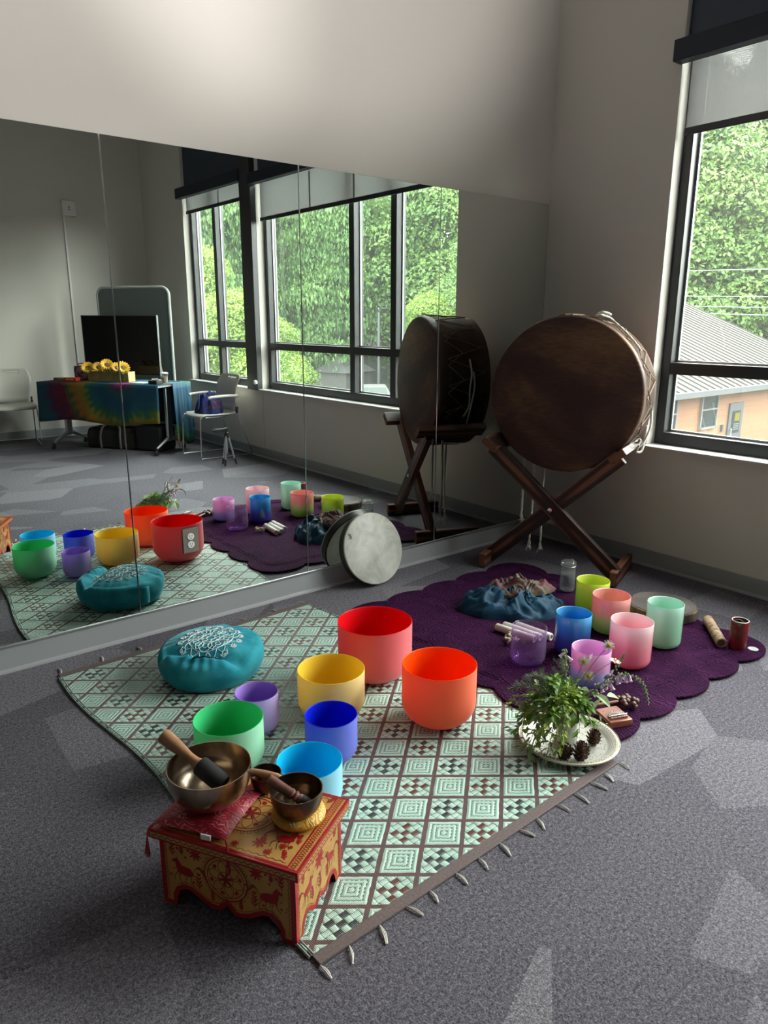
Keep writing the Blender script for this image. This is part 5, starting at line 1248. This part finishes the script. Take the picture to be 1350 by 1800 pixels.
# thumb piano and seed rattle
KW = simple('red_mahogany', (.27, .085, .045), .35, nz=.15, ns=40, coat=.3)
kz = QZ; ka = atan2(-.029, .083) - radians(0)
kal = thing('thumb_piano', 'small reddish wood thumb piano with metal tines beside the tray', 'kalimba', (-1.700, -1.812, kz), radians(-22))
MB().box((0, 0, .013), (.092, .100, .026)).build('body', KW, kal, bevel=.003)
tn2 = MB()
for k in range(8):
    x = -.028 + .008 * k; l = .052 - .004 * abs(k - 3.5) * 1.2; tn2.box((x, -.038 + l / 2, .0335), (.0038, l, .001), Tr(0, 0, 0))
tn2.build('tines', CHROME, kal); MB().tube([(-.038, -.026, .036), (.038, -.026, .036)], .0022, 8).build('bridge_bar', CHROME, kal); MB().box((0, -.034, .0295), (.070, .004, .007)).build('bridge', KW, kal); MB().box((0, -.018, .0295), (.066, .003, .007)).build('bridge', CHROME, kal)
NUT = simple('brown_seed_pod', (.085, .028, .016), .4, nz=.3, ns=40)
rt = thing('seed_pod_rattle', 'seed pod cluster rattle with a wooden handle behind the thumb piano', 'rattle', (-1.60, -1.765, QZ))
MB().tube([(-.085, .048, .014), (.0, .0, .02)], .0055, 10).build('handle', LW, rt, smooth=1)
for k in range(22):
    a = R_.random() * 6.28; r = .040 * sqrt(R_.random()); z = .014 + R_.random() * .026 * (1 - r / .06)
    MB().ball((.032 + r * cos(a), -.018 + r * sin(a), z), (.0125, .0105, .0100), 10, 6, None).build('seed_pod', NUT, rt, smooth=1)

# ------------------------------------------------------------------ the far end of the room (seen in the mirror)
TT = Vector((.56017, .82838, 0)); TN = Vector((.82838, -.56017, 0)); TO = Vector((-1.716, -5.637, 0)); TA = atan2(TT.y, TT.x)
def tw_(s, o, z): return TO + TT * s + TN * o + Vector((0, 0, z))
# local frame: x along table, y = -TN side (towards the mirror)
tb = thing('folding_table', 'folding table on castor legs under the tie dye cloth by the back corner', 'table', TO + TT * .78 + TN * .30, TA)
MB().box((0, 0, .742), (1.52, .60, .026)).build('tabletop', simple('grey_laminate', (.35, .35, .34), .4), tb, bevel=.004)
for s in (-1, 1):
    lx = s * .67
    MB().box((lx, 0, .43), (.035, .09, .60)).build('leg_column', ALU, tb, bevel=.008)
    ft_ = MB()
    for d in (-1, 1): ft_.tube(bez([(lx, d * .04, .16), (lx, d * .13, .125), (lx, d * .26, .075)], 5), [.022 - .008 * k / 10 for k in range(11)], 10)
    fo = ft_.build('foot', ALU, tb, smooth=1)
    for d in (-1, 1):
        w = MB(); w.lathe([(.004, -.012), (.024, -.012), (.028, -.008), (.028, .008), (.024, .012), (.004, .012)], 18, Tr(lx, d * .27, .028) @ Matrix.Rotation(pi / 2, 4, 'Y')); w.box((lx, d * .262, .055), (.018, .018, .04)); w.build('caster', RUBBER if 0 else BLACK, tb, smooth=40)
# tie dye cloth: spiral bands of colour around a centre
m_ = MT('tie_dye'); m_.set(rough=.8); X, Y, Z = m_.xyz(); dx = (X - .30).mn(.22); dz = (Z - .79) * 1.0 - Y * .6 + .18
rr3 = (dx * dx + dz * dz).pw(.5); at_ = N(m_.nt, 0) if 0 else dx._m('ARCTAN2', dz)
nn = m_.noise(7, detail=3, dist=.8); n2 = m_.noise(34, m_.co(scale=(1, 1, .35)), 3)
ph = (rr3 * .86 + (nn - .5) * .16 + ((at_ * 40).sin() * .022) + (n2 - .5) * .13).mn(.999).mx(0)
m_.col(m_.ramp(ph, [(.0, (.34, .02, .18)), (.07, (.06, .006, .06)), (.13, (.006, .07, .07)), (.20, (.003, .045, .10)), (.30, (.004, .06, .10)), (.36, (.012, .10, .03)), (.42, (.17, .13, .01)), (.50, (.24, .085, .008)), (.57, (.03, .08, .015)), (.63, (.11, .005, .02)), (.76, (.05, .004, .04)), (.84, (.003, .045, .08)), (1, (.003, .06, .08))])); TIE = m_.mat
def drape(name, x0, x1, y0, y1, zt, sides, seed):
    """cloth over the table top with hanging skirts; sides: dict side -> drop"""
    mb = MB(); nx = 60
    T = .006
    mb.add([(x0, y0, zt), (x1, y0, zt), (x1, y1, zt), (x0, y1, zt)], [(0, 1, 2, 3)])
    def skirt(a, b, out_, drop, amp):
        a = Vector(a); b = Vector(b); o = Vector(out_); v = []; n = 48; m = 10
        for k in range(m + 1):
            q = k / m
            for i in range(n + 1):
                t = i / n; p = a.lerp(b, t); w = amp * q * (sin(t * 15 + seed) + .5 * sin(t * 37 + seed * 2)) ; dd_ = drop * (1 + .05 * sin(t * 9 + seed))
                v.append((p.x + o.x * (w + .004 + .02 * q), p.y + o.y * (w + .004 + .02 * q), zt - dd_ * q - (0 if k else 0)))
        mb.add(v, [(k * (n + 1) + i, k * (n + 1) + i + 1, (k + 1) * (n + 1) + i + 1, (k + 1) * (n + 1) + i) for k in range(m) for i in range(n)])
    if 'front' in sides: skirt((x0, y1, 0), (x1 - .0, y1, 0), (0, 1, 0), sides['front'], .008)
    if 'right' in sides: skirt((x1, y1 - .26, 0), (x1, y0, 0), (1, 0, 0), sides['right'], .018)
    if 'rightf' in sides: skirt((x1, y1, 0), (x1, y1 - .10, 0), (1, 0, 0), sides['rightf'], .006)
    if 'left' in sides: skirt((x0, y0, 0), (x0, y1, 0), (-1, 0, 0), sides['left'], .010)
    if 'back' in sides: skirt((x1, y0, 0), (x0, y0, 0), (0, -1, 0), sides['back'], .02)
    return mb.build(name, TIE, None, smooth=60, thick=.002)
clo = drape('tie_dye_tablecloth', -.77, .775, -.31, .308, .7585, {'front': .42, 'right': .66, 'left': .40, 'back': .5}, 2.0)
clo.location = tb.location; clo.rotation_euler = (0, 0, TA); tag(clo, 'rainbow tie dye cloth draped over the folding table, seen in the mirror', 'tablecloth')
TZ0 = .7605
def on_table(s, o): p = tw_(s, o, TZ0); return p
# sunflower planter
PW_ = simple('pale_plank', (.34, .24, .10), .7, nz=.2, ns=20); 
pl = thing('sunflower_planter', 'long pale wooden box on the tie dye cloth', 'planter', on_table(.76, .30), TA)
b = MB()
for (cx_, cy_, a, c) in ((0, .055, .50, .012), (0, -.055, .50, .012)): b.box((cx_, cy_, .055), (a, c, .11))
b.build('side_board', PW_, pl, bevel=.002); e_ = MB(); [e_.box((s * .256, 0, .055), (.012, .122, .11)) for s in (-1, 1)]; e_.build('end_board', simple('light_end_board', (.45, .32, .15), .7), pl, bevel=.002); MB().box((0, 0, .008), (.50, .10, .012)).build('bottom_board', PW_, pl)
SUNP = simple('sunflower_petal', (.62, .33, .01), .6, nz=.25, ns=30); SUNC = simple('sunflower_heart', (.10, .05, .01), .9)
for k, (s, o, z, sz, lab) in enumerate(((.50, .24, .145, 1.3, 'sunflower at the left end of the planter box'), (.62, .27, .150, 1.2, 'sunflower second from the left in the planter box'), (.74, .26, .180, 1.35, 'tallest sunflower in the middle of the planter box'), (.86, .27, .150, 1.2, 'sunflower just right of the tallest one in the planter box'), (.96, .24, .155, 1.5, 'largest sunflower at the right end of the planter box'))):
    t = thing('sunflower', lab, 'flower', on_table(s, o), 0, 'sunflowers in the planter box'); pm = MB(); q = Vector((-.35 + .1 * k, .75, .55)).to_track_quat('Z', 'Y').to_matrix().to_4x4(); Mx = Tr(0, 0, z) @ q
    for rr_i in range(2):
        for i in range(16):
            a = 2 * pi * (i + .5 * rr_i) / 16; leaf(pm, Mx @ Vector((.020 * cos(a), .020 * sin(a), 0)), (Mx.to_3x3() @ Vector((cos(a), sin(a), .25 + .3 * rr_i))), (Mx.to_3x3() @ Vector((0, 0, 1))), .040 * sz, .016 * sz)
    pm.build('petals', SUNP, t); MB().lathe([(.022 * sz, 0), (.018 * sz, .006), (.0005, .009)], 18, Mx).build('flower_centre', SUNC, t, smooth=1); MB().tube([(0, .02, .02), (0, 0, z)], .004, 5).build('stem', STEM, t)
    lf = MB(); [leaf(lf, (R_.uniform(-.03, .03), .02, .10), (R_.uniform(-1, 1), R_.uniform(0, 1), R_.uniform(-.2, .8)), (0, 0, 1), .06, .035) for _ in range(5)]; lf.build('leaves', LF1, t)
lil = thing('white_lily', 'pale white flower at the left end of the planter box', 'flower', on_table(.47, .36)); pm = MB()
for i in range(12): a = i * 2.4; leaf(pm, (0, 0, .14), (cos(a), sin(a), .4), (0, 0, 1), .045, .02)
pm.build('petals', PET, lil); MB().tube([(0, 0, .02), (0, 0, .14)], .003, 5).build('stem', STEM, lil)
# lunch box tin
m_ = MT('decorated_tin'); m_.set(rough=.4); X, Y, Z = m_.xyz(); nn = (X * 55).sin() * ((Z - .08) * 55).sin(); rd = ((X * X + (Z - .08) * (Z - .08)).pw(.5) * 170).sin()
m_.col(m_.mix((nn + rd * .6).gt(.25), (.20, .13, .15), (.035, .02, .03))); TIN = m_.mat
lb = thing('lunch_box', 'dusky pink patterned tin lunch box with a carry handle on the table', 'lunch box', on_table(.295, .42), TA + radians(-12)); MB().box((0, 0, .078), (.19, .085, .156)).build('tin_box', TIN, lb, bevel=.012, seg=3)
MB().tube(bez([(-.05, 0, .156), (-.045, 0, .178), (.045, 0, .178), (.05, 0, .156)], 6), .005, 8).build('handle', PDR, lb, smooth=1); MB().box((0, .044, .078), (.17, .002, .004)).build('seam', BLACK, lb)
rb = thing('book_box', 'flat tan cardboard box at the left end of the table', 'box', on_table(.17, .22), TA + .1); MB().box((0, 0, .016), (.17, .11, .032)).build('box_body', simple('tan_card', (.25, .17, .10), .7), rb, bevel=.002)
rb = thing('red_packet', 'small bright red printed packet beside the tan box', 'box', on_table(.31, .20), TA - .1); MB().box((0, 0, .018), (.15, .09, .036)).build('packet', simple('red_card', (.50, .02, .02), .5), rb, bevel=.002); MB().box((0, .0455, .018), (.10, .001, .012)).build('label_stripe', simple('yellow_card', (.6, .4, .1), .5), rb)
pp = MB().box((0, 0, .001), (.22, .16, .002)).build('paper_sheet', PAP, None, loc=on_table(1.18, .24)); pp.rotation_euler = (0, 0, TA + .2); tag(pp, 'white paper sheet lying flat between planter and black box', 'paper')
pp = cloth_heap(0, 0, .07, .05, 0, .02, 2.2, .004, 9, .022, floorz=.004, irr=.3).build('crumpled_napkin', PAP, None, smooth=80, loc=on_table(1.36, .26)); tag(pp, 'crumpled white napkin beside the iced coffee cup', 'napkin')
bb = MB().box((0, 0, .02), (.11, .10, .04)).build('black_box', BLACK, None, bevel=.004, loc=on_table(1.44, .12)); bb.rotation_euler = (0, 0, TA + .1); tag(bb, 'small black box in front of the iced coffee cup', 'box')
cu = thing('iced_coffee_cup', 'clear plastic iced coffee cup with a straw on the table', 'cup', on_table(1.46, .26))
MB().lathe([(.0005, 0), (.030, 0), (.042, .105), (.0405, .105), (.029, .003), (.0005, .003)], 28).build('cup_wall', CLEAR, cu, smooth=50); MB().lathe([(.0005, .004), (.0285, .004), (.036, .07), (.0005, .07)], 28).build('coffee', simple('milky_coffee', (.42, .27, .16), .3), cu, smooth=50)
MB().lathe([(.0005, .118), (.030, .117), (.044, .108), (.044, .103), (.0405, .105)], 28).build('lid', simple('cup_lid', (.70, .72, .70), .3), cu, smooth=50); MB().tube([(.004, 0, .02), (-.03, 0, .20)], .0035, 8).build('straw', simple('tan_straw', (.55, .42, .30), .6), cu, smooth=1)
pn = MB().tube([(0, 0, .0035), (.14, .02, .0035)], .0035, 6).build('black_pen', BLACK, None, smooth=1, loc=on_table(1.38, .44)); pn.rotation_euler = (0, 0, TA - .4); tag(pn, 'slim black pen on the pink part of the cloth', 'pen')
# television on a stand
tv = thing('television', 'flat black television standing behind the tie dye table', 'television', tw_(.56, .78, 0), TA)
SCR = simple('screen_glass', (.004, .004, .005), .07, spec=.6)
MB().box((0, -.01, 1.135), (1.02, .04, .67)).build('housing', BLACK, tv, bevel=.004); MB().box((0, .0115, 1.14), (.995, .003, .645)).build('screen', SCR, tv); 
fr = MB(); fr.box((.5115, -.004, 1.135), (.004, .03, .675)); fr.box((-.5115, -.004, 1.135), (.004, .03, .675)); fr.box((0, -.004, 1.4735), (1.027, .03, .004)); fr.build('silver_edge', simple('dark_silver', (.25, .25, .26), .4, .8), tv)
MB().box((0, -.06, .62), (.10, .05, 1.16)).build('stand_column', BLACK, tv, bevel=.004); MB().box((0, -.06, .02), (.70, .26, .04)).build('stand_base', BLACK, tv, bevel=.006)
# rolling partition
m_ = simple('grey_partition_fabric', (.17, .20, .19), .7); pn = thing('rolling_partition', 'tall grey rounded partition screen with pale edge in the back corner', 'screen', tw_(.62, 1.00, 0), TA)
def rrect(w, h, r, n=8): return [(sx_ * (w / 2 - r) + r * cos(a0 + pi / 2 * k / n), h / 2 + sz_ * (h / 2 - r) + r * sin(a0 + pi / 2 * k / n)) for (sx_, sz_, a0) in ((1, 1, 0), (-1, 1, pi / 2), (-1, -1, pi), (1, -1, 3 * pi / 2)) for k in range(n + 1)]
q = rrect(.97, 1.70, .09); XZ = Matrix(((1, 0, 0, 0), (0, 0, -1, 0), (0, 1, 0, .09), (0, 0, 0, 1)))
MB().prism(q, -.014, .014, XZ).build('panel', m_, pn); MB().tube([XZ @ Vector((a, b, 0)) for a, b in q], .019, 10, closed=True).build('edge_trim', simple('pale_grey_edge', (.50, .52, .51), .4), pn, smooth=1)
for s in (-1, 1): MB().box((s * .38, 0, .04), (.05, .42, .05)).build('foot', ALU, pn, bevel=.006)
# chairs
SHL = simple('warm_white_shell', (.52, .49, .45), .4)
def chair(lab, loc, rz, arms=False):
    t = thing('stacking_chair', lab, 'chair', loc, rz, None); W2 = .225   # faces +y in local space
    def sheet(rows, nm, hole=None):
        mb = MB(); n = 17; v = []
        for (y, z, w, c) in rows:
            for i in range(n):
                u_ = 2 * i / (n - 1) - 1; v.append((u_ * w, y + c[0] * u_ * u_, z + c[1] * u_ * u_))
        f = []
        for k in range(len(rows) - 1):
            for i in range(n - 1):
                if hole and k in hole[0] and hole[1] <= i < hole[2]: continue
                f.append((k * n + i, k * n + i + 1, (k + 1) * n + i + 1, (k + 1) * n + i))
        return mb.add(v, f).build(nm, SHL, t, smooth=70, thick=.010)
    sheet([(.235, .425, .19, (-.02, 0)), (.225, .448, .215, (-.02, .0)), (.18, .458, .228, (0, .004)), (.05, .452, .232, (0, .010)), (-.08, .447, .225, (0, .014)), (-.17, .452, .21, (0, .015)), (-.20, .462, .20, (0, .01))], 'seat')
    sheet([(-.195, .480, .17, (.02, 0)), (-.215, .53, .185, (.035, 0)), (-.222, .56, .19, (.04, 0)), (-.226, .60, .205, (.045, 0)), (-.224, .66, .222, (.05, 0)), (-.232, .74, .230, (.045, 0)), (-.252, .80, .222, (.035, 0)), (-.262, .822, .215, (.03, 0)), (-.268, .842, .205, (.028, 0)), (-.274, .862, .185, (.025, 0))], 'backrest', ((7,), 5, 12))
    for s in (-1, 1):
        MB().tube(bez([(s * .20, .21, .435), (s * .215, .235, .40), (s * .225, .25, .02)], 6), .0065, 8).build('front_leg', CHROME, t, smooth=1)
        MB().tube(bez([(s * .215, -.17, .63 if arms else .52), (s * .215, -.205, .44), (s * .225, -.345, .012)], 6), .0065, 8).build('rear_leg', CHROME, t, smooth=1)
        MB().tube([(s * .225, .25, .012), (s * .225, -.345, .008)], .0065, 8).build('sled_rail', CHROME, t, smooth=1)
        MB().tube(bez([(s * .20, .17, .438), (s * .19, 0, .434), (s * .20, -.19, .47)], 5), .007, 8).build('seat_rail', CHROME, t, smooth=1)
        MB().box((s * .21, -.19, .50), (.02, .03, .07)).build('back_bracket', BLACK, t, bevel=.004)
        if arms:
            ar = MB(); ar.tube(bez([(s * .225, -.20, .645), (s * .245, -.08, .655), (s * .245, .10, .650), (s * .235, .14, .640)], 5), .014, 8); ar.build('armrest', SHL, t, smooth=1)
    MB().tube([(-.225, -.345, .012), (.225, -.345, .012)], .0065, 8).build('rear_crossbar', CHROME, t, smooth=1)
    return t
chair('white stacking chair facing the mirror at the left end of the table', (-1.86, -6.16, 0), radians(8))
chair('white stacking armchair by the window wall with a blue bag on its seat', (-.36, -4.14, 0), radians(90), True)
m_ = MT('blue_tie_dye_bag'); m_.set(rough=.8); nn = m_.noise(9, detail=3, dist=1.5); m_.col(m_.ramp(nn, [(.36, (.005, .006, .05)), (.5, (.008, .022, .15)), (.60, (.008, .008, .06)), (.70, (.16, .035, .012))])); BAGM = m_.mat
bg_ = thing('tie_dye_bag', 'soft blue and orange tie dye bag resting on the armchair seat', 'bag', (-.38, -4.17, .463)); 
o = cloth_heap(0, 0, .15, .16, .3, .26, 5.5, .03, 7, .05, floorz=.0, irr=.15).build('bag_body', BAGM, bg_, smooth=80)
MB().tube(bez([(-.05, -.03, .16), (-.09, -.02, .20), (-.13, .05, .12), (-.15, .07, .05)], 6), .008, 6).build('bag_strap', BAGM, bg_, smooth=1)
# small tripod
tp_ = thing('small_tripod', 'small silver and black camera tripod standing in front of the armchair', 'tripod', (-.52, -3.50, 0)); 
for k, a in enumerate((.3, 2.4, 4.5)):
    ex, ey = .085 * cos(a), .085 * sin(a)
    MB().tube([(ex * .18, ey * .18, .30), (ex * .8, ey * .8, .07)], .010, 8).build('leg', ALU, tp_, smooth=1); MB().tube([(ex * .8, ey * .8, .075), (ex, ey, .008)], .0095, 8).build('leg_tip', BLACK, tp_, smooth=1)
    MB().tube([(0, 0, .13), (ex * .62, ey * .62, .13)], .003, 5).build('brace', BLACK, tp_)
MB().lathe([(.0005, .28), (.022, .28), (.024, .30), (.020, .335), (.010, .34), (.010, .36), (.0005, .362)], 18).build('collar', BLACK, tp_, smooth=40); MB().tube([(0, 0, .12), (0, 0, .30)], .007, 8).build('centre_column', ALU, tp_, smooth=1)
hd = MB(); hd.box((-.01, 0, .372), (.045, .03, .025)); hd.box((-.085, .0, .366), (.11, .05, .03)); hd.box((-.145, 0, .366), (.012, .055, .012)); hd.build('phone_clamp', BLACK, tp_, bevel=.004)
# bags under the table
BGM = simple('charcoal_canvas', (.035, .032, .032), .85, nz=.3, ns=60); STR = simple('grey_strap', (.16, .15, .14), .7)
dg = thing('duffel_bag', 'dark canvas duffel bag with grey straps under the table', 'bag', tw_(.70, .42, 0), TA); MB().prism([(-.155, .0), (.155, 0), (.16, .15), (.12, .23), (-.12, .23), (-.16, .15)], -.33, .33, Matrix(((0, 0, 1, 0), (1, 0, 0, 0), (0, 1, 0, 0), (0, 0, 0, 1)))).build('bag_body', BGM, dg, bevel=.03, seg=3)
for s in (-1, 1):
    MB().tube(bez([(s * .13, .162, .01), (s * .13, .166, .15), (s * .11, .13, .25), (s * .03, .10, .29)], 5), .014, 6).build('strap', STR, dg, smooth=1)
dg2 = thing('storage_crate', 'black soft storage bag beside the duffel under the table', 'bag', tw_(1.20, .40, 0), TA); MB().box((0, 0, .14), (.34, .30, .28)).build('bag_body', simple('black_nylon', (.015, .015, .016), .6), dg2, bevel=.03, seg=3)
# wall box with surface conduit
wb = thing('wall_box', 'square white junction box high on the back wall, seen in mirror', 'junction box', (-.920, BY, 2.71)); MB().box((0, .03, 0), (.155, .06, .165)).build('cover', WHITEP, wb, bevel=.004)
sk = MB(); [sk.box((0, .0605, s * .014), (.014, .002, .014)) for s in (-1, 1)]; sk.build('socket', BLACK, wb)
MB().box((-.055, .008, -1.20), (.022, .016, 2.24)).build('conduit', WHITEP, wb);
